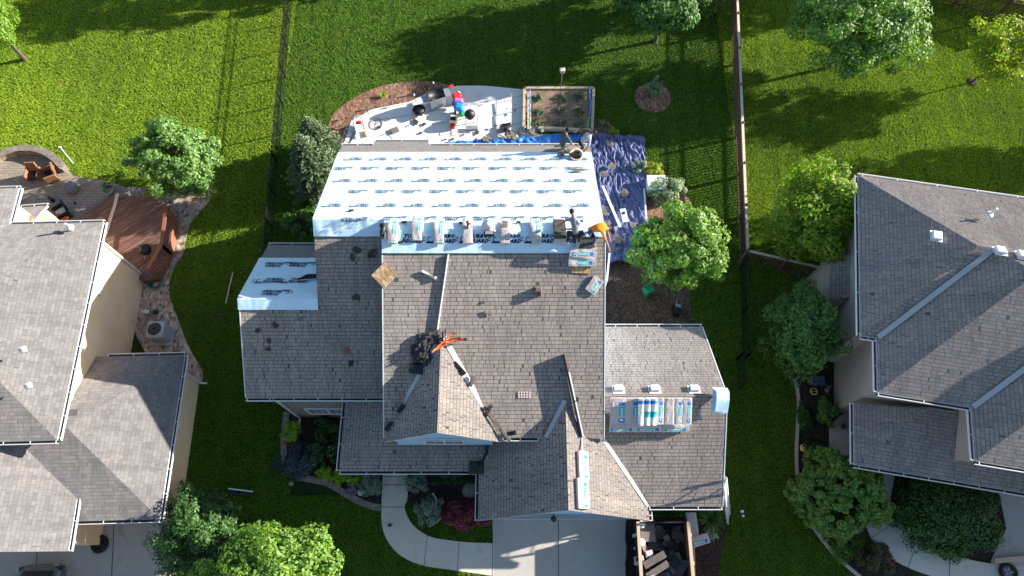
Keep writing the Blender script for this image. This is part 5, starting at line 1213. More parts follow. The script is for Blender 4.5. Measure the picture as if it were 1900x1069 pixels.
# ================================================================== BACK GARDEN THINGS
def tarp(name, label, corners, z, mat, amp, nx=46, ny=60, seed=0, lining=None, zf=None):
    c = [P(x, y, 0) for x, y in corners]; vs = []; fs = []
    for j_ in range(ny+1):
        v = j_/ny
        for i in range(nx+1):
            u = i/nx; p = (c[0].lerp(c[1], u)).lerp(c[3].lerp(c[2], u), v)
            e = .10*noise.noise(Vector((p.x*1.3+seed, p.y*1.3, 2)))*(1 if 0 < u < 1 and 0 < v < 1 else 2.2)
            q = Vector((p.x*2.6+p.y*.6+seed, p.y*.9-p.x*.3, seed)); w1 = abs(noise.noise(q+Vector((noise.noise(q*1.3)*1.2, noise.noise(q*1.7+Vector((5, 5, 5)))*1.2, 0))*1.1)); w2 = abs(noise.noise(q*2.6))
            vs.append((p.x+e, p.y+e*.7, z+(zf(u, v) if zf else 0)+amp*(1-w1*2.4)*.8+amp*.4*(1-2*w2)))
    for j_ in range(ny):
        for i in range(nx): a = j_*(nx+1)+i; fs.append((a, a+nx+1, a+nx+2, a+1))
    b = MB(); b.mesh(vs, fs, 0, True); return tag(b.build(name, mat), label, 'tarp')
tarp('tarp', 'wrinkled navy tarp covering the ground right of the white roof', [(1086, 250), (1194, 262), (1196, 485), (1080, 490)], .22, 'tarp', .16, 80, 150, 3)
tarp('tarp', 'bright blue tarp strip along the patio and rear gutter', [(828, 266), (1090, 249), (1100, 272), (830, 275)], .1, 'tarp_blue', .10, 90, 16, 8)
tarp('tarp', 'crumpled lower corner of dark tarp with pale edge by the maple', [(1128, 466), (1172, 470), (1165, 492), (1128, 496)], .35, 'tarp', .22, 20, 14, 12)
# raised vegetable bed
cA, cB, cC, cD = P(973, 168), P(1101, 168), P(1098, 246), P(972, 240)
t = thing('raised_bed', 'square raised vegetable bed with pale cedar sides and soil', 'raised bed', (cA.x, cC.y, 0)); ob = t.location.copy()
b = MB(); b.prism([cA, cB, cC, cD], 0, .16); o = b.build('soil', 'soil', t); o.location = -ob
for a, b_ in ((cA, cB), (cB, cC), (cC, cD), (cD, cA)):
    m = MB(); m.beam(a+Vector((0, 0, .13)), b_+Vector((0, 0, .13)), .14, .26); o = m.build('side_board', 'cedar', t); o.location = -ob
b = MB(); b.beam(P(982, 172, .27), P(982, 240, .27), .2, .03); o = b.build('side_board', 'cedar', t); o.location = -ob
t = thing('garden_trellis', 'blue and green trellis poles with wire mesh over the raised bed', 'trellis', P(1040, 205)); ob = t.location.copy()
for xs in ((983, 984), (1094, 1098)):
    for k, (y0, y1, mt) in enumerate(((163, 186, 'blue_pl'), (186, 212, 'blue_pl'), (212, 236, 'green_pl'))):
        x_ = xs[0] if k != 1 else xs[0]+(3 if xs[0] > 1000 else 1); m = MB(); a, b_ = P(x_, y0, .75), P(xs[0]-(4 if (xs[0] > 1000 and k == 2) else 0), y1, .72); m.tube([a, b_], .03, 8); m.tube([Vector((a.x, a.y, 0)), a], .012, 6); m.tube([Vector((b_.x, b_.y, 0)), b_], .012, 6); o = m.build('pole', mt, t); o.location = -ob
m = MB()
for py_ in (156, 161, 188, 208, 214, 222): m.tube([P(983, py_, .7), P(1097, py_, .7)], .006, 4, cap=False)
for px_ in (984, 1040, 1092): m.tube([P(px_, 158, .7), P(px_, 232, .7)], .008 if px_ != 1040 else .014, 4, cap=False)
for px_ in range(988, 1092, 6): m.tube([P(px_, 156, .7), P(px_, 165, .7)], .004, 4, cap=False)
m.tube([P(1040, 158, 0), P(1040, 158, .7)], .012, 6); m.tube([P(1040, 232, 0), P(1040, 232, .7)], .012, 6)
o = m.build('wire_mesh', 'black', t); o.location = -ob
b = MB(); b.rbox((0, 0, 1.15), (.22, .16, .22), None, 0, .02); b.prism([(-.14, -.11), (.14, -.11), (.14, .11), (-.14, .11)], 1.26, 1.29); b.tube([(0, 0, 0), (0, 0, 1.1)], .010, 6); b.box((0, -.085, 1.16), (.05, .01, .05), None, 1); o = b.build('bird_house', ['pink', 'dark']); o.location = P(1041, 158); tag(o, 'small wooden bird house on a thin pole behind the raised bed', 'bird house')
# grill cart
t = thing('gas_grill', 'large gas grill cart with black lid and side shelves on the patio', 'grill', P(812, 196), rz=R(22))
b = MB(); b.rbox((0, 0, .45), (.85, .5, .7), None, 0, .02); b.build('cabinet', 'steel', t)
b = MB(); b.tube([(-.42, .03, .92), (.42, .03, .92)], [.27, .27], 20); b.tube([(-.3, -.27, .96), (.3, -.27, .96)], .02, 8); b.build('lid', 'dark', t)
for s in (-1, 1): b = MB(); b.rbox((s*.6, 0, .82), (.32, .5, .04), None, 0, .015); b.build('side_shelf', 'steel', t)
for s in (-1, 1):
    for q_ in (-1, 1): b = MB(); b.box((s*.4, q_*.22, .06), (.04, .04, .12)); b.build('leg', 'dark', t)
b = MB(); b.rbox((.6, .0, .86), (.22, .2, .06), None, 0, .03); o = b.build('red_dish', 'red', None); o.location = P(812, 196)+Vector((.22, .35, 0)); o.rotation_euler = (0, 0, R(22)); tag(o, 'small red dish on the grill right shelf', 'dish')
def kettle(label, p, lidcol='dark', r=.28, lid=True, h=.62, rz=0):
    t = thing('kettle_grill', label, 'grill', p, rz=rz)
    b = MB(); b.lathe([(.05, h-.28), (r*.7, h-.2), (r, h), (r, h+.02)], n=20); b.build('bowl', lidcol, t)
    if lid: b = MB(); b.lathe([(r*1.03, h+.02), (r*.98, h+.1), (r*.7, h+.22), (r*.25, h+.29), (.03, h+.3)], n=20); b.tube([(-.06, 0, h+.33), (.06, 0, h+.33)], .015, 6); b.build('lid', lidcol, t)
    else: b = MB(); b.lathe([(r*1.0, h+.0), (r*1.05, h+.03), (r*.92, h+.04), (r*.9, h-.05), (.05, h-.1)], n=20); b.build('rim', 'rubber', t)
    for a in (90, 210, 330):
        b = MB(); d = Vector((math.cos(R(a)), math.sin(R(a)), 0)); b.tube([d*.12+Vector((0, 0, h-.22)), d*.34], .013, 6); b.build('leg', 'steel', t)
    return t
kettle('black kettle grill on a wheeled stand on the patio', P(873, 226), rz=.2)
b = MB()
for x, y in ((-.3, -.34), (.3, -.34), (-.3, .2), (.3, .2)): b.tube([(x, y, 0), (x, y, .55)], .014, 6)
b.beam((-.32, -.34, .1), (.32, -.34, .1), .06, .05, 1); b.beam((-.3, -.34, .55), (-.3, .2, .55), .02, .02); b.beam((.3, -.34, .55), (.3, .2, .55), .02, .02); b.beam((-.3, -.3, .2), (.3, -.3, .2), .25, .015); o = b.build('grill_stand', ['steel', 'dark']); o.location = P(876, 232); tag(o, 'steel wheeled frame around the black kettle grill', 'stand')
kettle('open black fire bowl below the gas grill', P(779, 212), 'dark', .33, False, .35)
kettle('shiny black kettle grill on the red deck by the railing', P(281, 474, .45), 'dark', .28)
# toys
t = thing('toy_slide', 'jumble of red violet and blue plastic play toys beside kettle grill', 'toy', P(850, 208), rz=.1)
def blob(par, nm, c, d, mat, rz=0): b = MB(); b.rbox((0, 0, 0), d, None, 0, min(d)*.4); o = b.build(nm, mat, par); o.location = c; o.rotation_euler = (.1, .1, rz); return o
blob(t, 'toy_roof', (.0, .62, .55), (.5, .42, .3), 'red', .3); blob(t, 'toy_body', (.06, .32, .5), (.55, .3, .3), 'purple', -.1); blob(t, 'toy_bonnet', (.08, -.05, .45), (.55, .45, .35), 'blue_pl', -.4); blob(t, 'toy_fender', (.22, -.3, .3), (.35, .4, .25), 'green_pl', .3); blob(t, 'toy_flag', (.12, .75, .6), (.2, .2, .15), 'cream_pl', .8); blob(t, 'toy_handle', (.3, .42, .5), (.16, .12, .1), 'red', .3)
for x, y in ((-.2, .5), (.25, .5), (-.15, -.1), (.3, -.2)): b = MB(); b.lathe([(.02, -.05), (.12, -.05), (.12, .05), (.02, .05)], (x, y, .13), 12, rot=Euler((0, R(90), 0))); b.build('wheel', 'rubber', t)
t = thing('toy_cart', 'cream plastic toy cart with a red bottom lying below the coloured toys', 'toy', P(842, 228), rz=-.1)
b = MB(); b.rbox((0, 0, .25), (.42, .45, .34), None, 0, .08); b.build('toy_body', 'cream_pl', t); b = MB(); b.rbox((0, -.05, .44), (.3, .2, .06), None, 0, .03); b.build('seat', 'rubber', t); b = MB(); b.rbox((0, -.35, .2), (.28, .3, .2), None, 0, .06); b.build('toy_tray', 'red', t)
t = thing('ride_on_toy', 'toddler ride on chair with red seat and pale frame on the patio left end', 'toy', P(669, 242), rz=R(12))
b = MB(); b.rbox((0, .25, .28), (.3, .3, .16), None, 0, .06); b.build('seat', 'red', t)
b = MB(); b.tube([(-.24, -.1, .3), (-.25, .3, .5), (-.12, .48, .6), (.12, .48, .6), (.25, .3, .5), (.24, -.1, .3)], .035, 8); b.build('back_frame', 'grey_pl', t)
b = MB(); b.rbox((0, -.02, .35), (.36, .3, .06), None, 0, .02); b.rbox((0, -.25, .3), (.44, .12, .1), None, 0, .03); b.build('tray', 'wrap_white', t)
for s in (-1, 1): b = MB(); b.beam((s*.25, .3, .1), (s*.27, -.5, .1), .07, .12); b.build('side_rail', 'yellow_pl' if s > 0 else 'white', t)
b = MB(); ring = [(.33*math.cos(R(a)), .33*math.sin(R(a)), .02) for a in range(0, 361, 15)]; b.tube(ring, .018, 6, cap=False)
for k in range(3): a = R(60*k+25); b.tube([(.33*math.cos(a), .33*math.sin(a), .02), (-.33*math.cos(a), -.33*math.sin(a), .02)], .008, 4)
b.box((.05, .05, .02), (.14, .05, .02)); o = b.build('table_frame', 'grey_pl'); o.location = P(699, 230, .06); tag(o, 'thin grey ring with cross wires lying flat on the patio', 'ring')
b = MB(); b.tube([(0, 0, .05), (1.35, .62, .12)], .016, 6); b.rbox((1.55, .72, .08), (.42, .34, .05), Euler((0, 0, R(22))), 1, .02); b.tube([(1.5, .55, .1), (1.72, .1, .04)], .01, 5); o = b.build('roofing_shovel', ['steel', 'scrap_brown']); o.location = P(676, 265, .05); tag(o, 'long handled roofing shovel lying across the pale patio', 'shovel')
for i, (px_, py_, lb) in enumerate(((684, 212, 'solar stake light nearest the patio left corner'), (727, 194, 'second solar stake light from the patio left corner'), (771, 190, 'white topped stake light left of the fire bowl'), (806, 168, 'white topped stake light behind the gas grill'), (647, 232, 'dark stake light beside the ride on toy'))):
    b = MB(); b.tube([(0, 0, 0), (0, 0, .62)], .016, 6); b.lathe([(.05, .6), (.05, .66), (.02, .72)], n=10, mi=1); o = b.build('stake_light', ['black', 'white' if i in (2, 3) else 'black']); o.location = P(px_, py_); tag(o, lb, 'garden light', 'stake lights along the mulch bed')
# torn shingles dropped on patio and tarp
PSC = [(704, 238, .3, 'just right of the wire ring'), (771, 228, .42, 'below the open fire bowl'), (787, 233, .28, 'long curled one in the middle of the patio'), (781, 249, .2, 'near the eave bump'), (893, 197, .12, 'tiny one on the upper right patio'), (956, 211, .2, 'dark square one near the raised bed'), (957, 199, .1, 'tiny upright one near the raised bed'),
       (885, 248, .3, 'beside the blue tarp left end'), (905, 262, .6, 'brown pile on the blue tarp'), (938, 241, .75, 'largest one on the patio right part'), (932, 248, .55, 'overlapping the largest one'), (948, 256, .8, 'wide brown one on the blue tarp'), (976, 240, .6, 'dark one at the raised bed left corner'), (990, 250, .55, 'brown one below the raised bed'), (964, 251, .4, 'between the tarp and the raised bed'),
       (920, 238, .2, 'small one left of the largest'), (860, 252, .16, 'crumb near the rear gutter'), (840, 260, .2, 'crumb by the blue tarp tip'), (826, 261, .15, 'crumb at the eave bump corner'), (758, 235, .12, 'crumb in the patio middle'), (940, 253, .3, 'brown bit beside the wide brown one')]
for i, (px_, py_, s_, lb) in enumerate(PSC): scrap('shingle_scrap', 'torn shingle on the patio, '+lb, P(px_, py_, 0), None, (s_*1.15, s_*.85), random.uniform(0, 3), 'scrap_brown' if i in (8, 11, 13, 20) else 'scrap', lift=.09 if px_ < 900 else .22, seed=i+30)
TSC = [(1132, 268, .5, 'tan patch on the navy tarp upper part'), (1134, 310, .55, 'round tan one on the navy tarp'), (1120, 325, .5, 'brown pile against the roof on the tarp'), (1118, 395, .7, 'mossy debris pile below the roof right edge'), (1125, 420, .6, 'brown debris beside the orange shirted man'), (1145, 445, .6, 'debris between tarp and maple'), (1158, 360, .6, 'flat brown one in the middle of the navy tarp'), (1175, 420, .4, 'near the pale cloth, tarp right side'), (1140, 465, .45, 'near the crumpled tarp corner')]
for i, (px_, py_, s_, lb) in enumerate(TSC): scrap('shingle_scrap', 'torn shingles, '+lb, P(px_, py_, .4), None, (s_*1.1, s_*.9), random.uniform(0, 3), 'scrap_brown', lift=.1, seed=i+80)
b = MB(); b.beam((0, 0, 0), (.75, -2.3, 0), .12, .07); o = b.build('gutter_length', 'white'); o.location = P(1118, 345, .6); tag(o, 'white gutter length lying diagonally on the navy tarp', 'gutter length')
b = MB(); b.rbox((0, 0, 0), (.3, .75, .06), None, 0, .02); b.rbox((0, .12, .05), (.14, .14, .04), None, 1, .02); o = b.build('paint_tray', ['tarp_white', 'dark']); o.location = P(1158, 400, .55); o.rotation_euler = (0, 0, .15); tag(o, 'pale blue plastic tray on the navy tarp', 'tray')
b = MB(); b.beam((0, 0, 0), (0, -2.3, 0), .08, .05); o = b.build('gutter_length', 'white'); o.location = P(1195, 350, .5); tag(o, 'thin white post length along the navy tarp right edge', 'trim length')
b = MB(); a, b_ = P(1131, 470, 4.6), P(1126, 520, 4.6); b.beam(a, b_, .07, .06); b.beam(b_, b_+Vector((0, 0, -4.5)), .07, .06); tag(b.build('downspout_length', 'white'), 'white downspout length beside the roof right edge', 'downspout')
b = MB(); b.rbox((0, 0, .35), (.9, .75, .7), None, 0, .04); b.rbox((0, 0, .74), (.94, .79, .06), None, 1, .02); o = b.build('storage_box', ['tarp_white', 'tarp_white']); o.location = P(1213, 352); tag(o, 'pale green storage box under the variegated shrub', 'storage box')
b = MB(); b.rbox((0, 0, .45), (.5, .45, .7), None, 0, .05); b.rbox((0, .2, 1.0), (.48, .07, .6), Euler((.2, 0, 0)), 0, .02); b.rbox((-.28, 0, .62), (.07, .5, .06), None, 0, .02); b.rbox((.28, 0, .62), (.07, .5, .06), None, 0, .02); o = b.build('garden_chair', 'green_pl'); o.location = P(1200, 545); o.rotation_euler = (0, 0, .5); o.scale = (.8, .8, .8); tag(o, 'dark green garden chair half under the maple', 'chair')
b = MB(); b.rbox((0, 0, .3), (.3, .5, .6), None, 0, .04); b.box((0, .15, .63), (.14, .05, .05), None, 1); b.tube([(-.08, .1, .6), (-.08, .35, .9)], .02, 6, 1); b.rbox((.05, .1, .62), (.16, .12, .05), None, 1, .01); o = b.build('pressure_washer', ['dark', 'steel']); o.location = P(1253, 580); tag(o, 'black machine with silver handle standing on the brown mulch', 'machine')
b = MB(); b.tube([(0, 0, .02), (.2, .3, .05), (-.2, .5, .05), (.3, .8, .04), (.7, .6, .04), (.9, .9, .04), (1.1, .5, .05), (1.5, .9, .04)], .02, 5); o = b.build('cable', 'grey_pl'); o.location = P(935, 262, .06); tag(o, 'loose grey cable looping over the patio right part', 'cable')
b = MB(); b.tube([(0, 0, 0), (.55, .1, 0), (1.0, .05, 0), (1.5, .05, 0)], .035, 6); o = b.build('downspout_length', 'grey_pl'); o.location = P(522, 418, .08); tag(o, 'bent grey downspout length on the shaded grass by the spruce', 'downspout')
b = MB(); a, b_ = P(419, 563, .05), P(432, 506, .05); b.beam(a, b_, .06, .04); tag(b.build('stick', 'cedar'), 'thin pale stick lying on the shaded left lawn', 'stick')
o = scrap('felt_scrap', 'grey felt scrap on the shaded grass below the pale stick', P(407, 585), None, (.5, .18), 0, 'scrap', lift=.06, seed=5)
b = MB(); b.beam((0, 0, .25), (1.05, -.12, .25), .05, .06, 1); b.rbox((.2, -.1, .12), (.42, .26, .2), None, 0, .05); b.rbox((.7, -.14, .12), (.5, .22, .18), None, 0, .05); o = b.build('leaf_blower', ['pants_dark', 'wrap_white']); o.location = P(428, 908); tag(o, 'dark folded bag with a white bar on the shaded front lawn', 'bag')
b = MB(); b.lathe([(.1, 0), (.12, .08), (.05, .16)], n=10); o = b.build('garden_stone', 'stone'); o.location = P(541, 897); tag(o, 'small grey stone on the grass outside the curved edging', 'stone')
b = MB(); b.lathe([(.14, 0), (.17, .1), (.07, .22)], n=12); o = b.build('garden_stone', 'flash'); o.location = P(670, 913); tag(o, 'pale rounded stone beside the purple flowers', 'stone')
b = MB(); b.lathe([(.3, 0), (.35, .12), (.2, .28), (.05, .3)], n=14); o = b.build('garden_boulder', 'stone'); o.location = P(872, 910); tag(o, 'round grey boulder in the dark bed left of garage gable', 'boulder')
for i, (px_, py_) in enumerate(((803, 915), (808, 938))): b = MB(); b.beam((0, 0, 0), (.2, -.32, 0), .07, .03); o = b.build('wood_lath', 'cedar'); o.location = P(px_, py_, .5); tag(o, ('upper', 'lower')[i]+' pale wood lath fallen in the bed by the silver shrub', 'lath')
b = MB(); b.lathe([(.07, 0), (.07, .05), (.02, .06)], n=8); b.box((.06, .03, .02), (.1, .06, .03)); o = b.build('shingle_scrap', 'scrap'); o.location = P(723, 975, .06); tag(o, 'small black scrap on the curved front walk', 'shingle scrap')
b = MB(); b.rbox((0, .08, .05), (.14, .1, .06), None, 0, .02); b.rbox((.02, -.1, .05), (.1, .1, .06), None, 0, .02); b.rbox((.08, 0, .04), (.1, .1, .05), None, 1, .02); o = b.build('paper_cup', ['wrap_white', 'dark']); o.location = P(1377, 953); tag(o, 'crumpled white litter on the shaded grass right of the ladder', 'litter')

# ---------------- dump trailer with torn-off shingles
p0, p1 = P(1182, 962, 0), P(1283, 1300, 0)
tx0, tx1 = P(1188, 1000, 1.5).x-.05, P(1280, 1000, 1.5).x+.0; ty1 = P(1200, 975, 0).y; ty0 = ty1-5.2
t = thing('dump_trailer', 'high sided dump trailer full of torn shingles beside the driveway', 'trailer', ((tx0+tx1)/2, (ty0+ty1)/2, 0)); ot = t.location.copy()
def tpart(b, nm, mt): o = b.build(nm, mt, t); o.location = -ot; return o
b = MB(); b.box(((tx0+tx1)/2, (ty0+ty1)/2, .45), (tx1-tx0-.06, ty1-ty0, .1)); tpart(b, 'floor', 'scrap')
for x, w_ in ((tx0, .05), (tx1, .05)):
    b = MB(); b.box((x, (ty0+ty1)/2, .95), (w_, ty1-ty0, 1.0)); tpart(b, 'side_wall', 'redwood' if x == tx1 else 'dark')
    b = MB(); b.box((x, (ty0+ty1)/2, 1.48), (.13, ty1-ty0+.1, .07)); tpart(b, 'top_rail', 'cedar')
    for k in range(5):
        b = MB(); y = ty1-.45-k*1.05; b.box((x-.07 if x == tx0 else x+.07, y, 1.0), (.06, .12, 1.0)); tpart(b, 'stake', 'cedar')
b = MB(); b.box(((tx0+tx1)/2, ty1+.03, .95), (tx1-tx0, .05, 1.0)); tpart(b, 'front_wall', 'dark')
for y in (ty0+1.9, ty0+2.8):
    for x in (tx0-.16, tx1+.16): b = MB(); b.lathe([(.1, -.1), (.33, -.1), (.36, 0), (.33, .1), (.1, .1)], (x, y, .36), 18, rot=Euler((0, R(90), 0))); tpart(b, 'wheel', 'rubber')
b = MB(); vs = []; fs = []; nx, ny = 20, 50
for j_ in range(ny+1):
    for i in range(nx+1):
        x = tx0+.05+(tx1-tx0-.1)*i/nx; y = ty0+.05+(ty1-ty0-.1)*j_/ny; vs.append((x, y, .62+.28*noise.noise(Vector((x*1.5, y*1.5, 4)))+.14*noise.noise(Vector((x*6, y*6, 1)))))
for j_ in range(ny):
    for i in range(nx): a = j_*(nx+1)+i; fs.append((a, a+1, a+nx+2, a+nx+1))
b.mesh(vs, fs); rnd = random.Random(4)
for k in range(170):
    x, y = rnd.uniform(tx0+.2, tx1-.2), rnd.uniform(ty0+.2, ty1-.2); b.box((x, y, .72+.28*noise.noise(Vector((x*1.5, y*1.5, 4)))+rnd.uniform(0, .12)), (rnd.uniform(.15, .75), rnd.uniform(.1, .33), .02), Euler((rnd.uniform(-.5, .5), rnd.uniform(-.5, .5), rnd.uniform(0, 3))), rnd.choice((0, 0, 1, 2)))
tag(b.build('shingle_debris', ['scrap', 'scrap_brown', 'newshingle']), 'tangled torn shingles and felt filling the dump trailer', 'debris', kind='stuff')
b = MB(); b.rbox((0, 0, 0), (.62, .85, .03), None, 0, .01); o = b.build('plywood_piece', 'scrap_brown'); o.location = P(1202, 985, 1.0); o.rotation_euler = (.1, .1, 0); tag(o, 'flat brown plywood piece on top of the trailer load', 'plywood')
for i, (px_, py_, r_, lb) in enumerate(((1204, 1028, .2, 'white plastic tray on the trailer load, right one'), (1186, 1040, .24, 'beige cut out plastic tray by the trailer left wall'))):
    b = MB(); b.rbox((0, 0, 0), (r_*1.6, r_*1.4, .05), None, 0, .03); b.rbox((0, .02, .03), (r_, r_*.8, .02), None, 1, .01); o = b.build('plastic_tray', ['wrap', 'wrap_white' if i == 0 else 'scrap']); o.location = P(px_, py_, 1.05); o.rotation_euler = (.1, -.1, .2); tag(o, lb, 'tray')
b = MB(); b.beam((0, 0, 0), (.85, .45, .1), .28, .05); b.beam((.1, -.4, .02), (.95, .1, .1), .25, .05); b.beam((0, -.5, .05), (.35, -.35, .1), .1, .1, 1); o = b.build('loose_board', ['scrap_brown', 'wrap']); o.location = P(1195, 1050, 1.1); tag(o, 'long beige boards lying across the trailer load', 'board')
b = MB(); b.rbox((0, 0, .05), (.9, .7, .1), None, 0, .04); b.lathe([(.02, .1), (.09, .1), (.09, .3), (.02, .32)], (.0, .0, 0), 10, 1); o = b.build('black_strip', ['dark', 'wrap_white']); o.location = P(1187, 976, .0)-Vector((.3, .9, 0)); o.scale = (.3, .6, 1); tag(o, 'low black strip between driveway and trailer', 'sheet')  # low black block with a small white drum, scaled narrow
for i, py_ in enumerate((974, 1007)): b = MB(); b.lathe([(.14, 0), (.15, .3), (.10, .31)], n=14); o = b.build('bucket', 'wrap_white'); o.location = P(1188, py_, 1.0); tag(o, ('upper', 'lower')[i]+' round white bucket top against the trailer left wall', 'bucket')
b = MB(); b.tube([P(1162, 968, .08), P(1161, 1000, .08), P(1165, 1020, .08), P(1161, 1045, .08), P(1164, 1110, .08)], .03, 5); tag(b.build('hose', 'black'), 'black hose along the driveway right edge', 'hose')
bundle('plain bundle standing upright in line beside the trailer right wall', P(1284, 977, .5), R(2), None, 'bundles beside the trailer', prt=(0, 0), seed=51, ht=.18, ln=1.1, wd=.42, bend=.15)
bundle('bundle with blue label lying askew beside the trailer right wall', P(1297, 1003, .6), R(-75), None, 'bundles beside the trailer', prt=(1, 1), seed=52, ht=.16, ln=.8, wd=.4)
b = MB(); b.prism([P(1277, 1010)[:2], P(1288, 1010)[:2], P(1294, 1300)[:2], P(1280, 1300)[:2]], 0, .12); tag(b.build('timber_beam', 'cedar'), 'pale timber beam on the ground along the trailer right side', 'beam')

# ---------------- left neighbour's things
deck_poly = [P(*q, .45) for q in ((203, 366), (285, 364), (305, 380), (325, 405), (318, 448), (315, 472), (292, 516), (262, 522), (170, 450), (140, 408))]
H_deck = thing('deck', 'red stained board deck wrapping the left house corner', 'deck', (deck_poly[0].x, deck_poly[3].y, 0)); od = H_deck.location.copy()
b = MB(); ang = R(-38); cs_, sn_ = math.cos(ang), math.sin(ang)
pl2 = [(p.x, p.y) for p in deck_poly]; a_ = sum(pl2[i][0]*pl2[(i+1) % 10][1]-pl2[(i+1) % 10][0]*pl2[i][1] for i in range(10))
if a_ < 0: pl2 = pl2[::-1]
b.face([(x, y, .45) for x, y in pl2], 0, [(cs_*x-sn_*y, sn_*x+cs_*y) for x, y in pl2])
for i in range(10): (x0, y0), (x1, y1) = pl2[i], pl2[(i+1) % 10]; b.face([(x0, y0, 0), (x1, y1, 0), (x1, y1, .45), (x0, y0, .45)], 1)
o = b.build('deck_floor', ['deck', 'redwood'], H_deck); o.location = -od
b = MB(); pp_ = [P(*q) for q in ((227, 368), (222, 390), (213, 418), (205, 446))]
for i in range(3): b.beam(pp_[i]+Vector((0, 0, .47)), pp_[i+1]+Vector((0, 0, .47)), .16, .03)
o = b.build('threshold_board', 'fence_cap', H_deck); o.location = -od
def railing(a, b_, nm='railing'):
    a, b_ = P(*a, .45), P(*b_, .45); d = (b_-a); n = int(d.length/.13); up_ = Vector((0, 0, 1)); m = MB()
    m.beam(a+up_*.95, b_+up_*.95, .16, .04); m.beam(a+up_*.1, b_+up_*.1, .05, .08)
    for q in (a, b_): m.box(q+up_*.45, (.1, .1, 1.0))
    for i in range(1, n): c = a+d*(i/n); m.beam(c+up_*.1, c+up_*.93, .022, .022, 1)
    o = m.build(nm, ['redwood', 'black'], H_deck); o.location = -od
railing((324, 405), (316, 470)); railing((316, 470), (292, 513))
b = MB(); dn = (P(292, 513)-P(316, 470)).normalized(); 
for k, (a, c) in enumerate((((305, 382), (324, 405)),)): b.beam(P(*a, .5), P(*c, .5), .16, .06)
o = b.build('edge_board', 'redwood', H_deck); o.location = -od
# curved seat wall
arc = smooth_line([tuple(P(x, y)) for x, y in ((-30, 325), (0, 300), (28, 288), (60, 283), (92, 289), (112, 303), (126, 318))], 3); b = MB()
for i in range(len(arc)-1):
    p, q = Vector(arc[i]), Vector(arc[i+1]); u_ = Vector((0, 0, 1)); b.beam(p+u_*.22, q+u_*.22, .26, .44); b.beam(p+u_*.47, q+u_*.47, .36, .07, 1)
tag(b.build('seat_wall', ['paver', 'edging']), 'curved low stone seat wall around the left patio fire area', 'wall')
def armchair(label, p, rz, frame_m, cush):
    t = thing('patio_chair', label, 'chair', p, rz=rz)
    b = MB(); b.rbox((0, 0, .3), (.5, .52, .2), None, 0, .04); b.build('seat', cush, t)
    b = MB(); b.rbox((0, .28, .6), (.52, .1, .62), Euler((-.25, 0, 0)), 0, .03); b.build('backrest', frame_m, t)
    for s in (-1, 1): b = MB(); b.rbox((s*.31, 0, .36), (.09, .6, .5), None, 0, .03); b.build('armrest', frame_m, t)
    for s in (-1, 1):
        for q in (-1, 1): b = MB(); b.box((s*.26, q*.22, .08), (.05, .05, .16)); b.build('leg', frame_m, t)
    return t
armchair('brown wicker patio chair with dark seat, left of the pair by the seat wall', P(71, 330, .05), .05, 'wicker', 'dark')
armchair('dark patio chair turned sideways, right of the pair by the seat wall', P(101, 330, .05), R(-65), 'wicker', 'rubber')
b = MB(); b.rbox((0, 0, .22), (.5, .5, .42), None, 0, .06); o = b.build('ottoman', 'cushion'); o.location = P(138, 353, .05); o.rotation_euler = (0, 0, R(-32)); tag(o, 'square grey ottoman in the middle of the left patio', 'ottoman')
armchair('white cushioned patio seat beside the deck steps', P(123, 400, .05), R(-50), 'dark', 'wrap_white')
o = rumpled('patio_cushion', 'strap', .75, .6, .3, 91); o.location = P(112, 408, .3); tag(o, 'bright red orange cushions next to the deck steps', 'cushion')
t = thing('planter', 'round grey planter with a leafy plant by the rock bed', 'planter', P(207, 358, .05)); b = MB(); b.lathe([(.16, 0), (.25, .3), (.27, .34), (.22, .34), (.2, .28)], n=16); b.build('pot', 'grey_pl', t)
p_, nr_, _ = crown(500, (.3, .3, .25), .08, 14); fast_mesh('foliage', leaf_quads(p_+[0, 0, .5], nr_, RNG.uniform(.05, .11, 500)), 4, ['lf_mid'], t)
b = MB(); a, b_ = P(113, 275, .03), P(136, 303, .03); b.beam(a, b_, .06, .05); b.rbox(a+Vector((-.05, .04, .02)), (.18, .1, .06), None, 0, .02); tag(b.build('drain_pipe', 'white'), 'thin white pipe lying on the grass above the seat wall', 'pipe')
for i, (px_, py_) in enumerate(((35, 380), (98, 373), (140, 378))): b = MB(); b.rbox((0, 0, .15), (.3, .12, .28), None, 0, .03); b.box((0, .08, .05), (.18, .06, .08)); o = b.build('garden_tool', 'dark'); o.location = P(px_, py_, .05); o.scale = (1, 1, 1) if i < 2 else (.3, .8, .4); o.rotation_euler = (0, 0, R(-40) if i < 2 else R(50)); tag(o, ('dark speaker box on the patio beside the left roof corner', 'dark speaker box at the bay roof right corner', 'small dark stick on the patio right of the bay')[i], 'speaker' if i < 2 else 'stick')
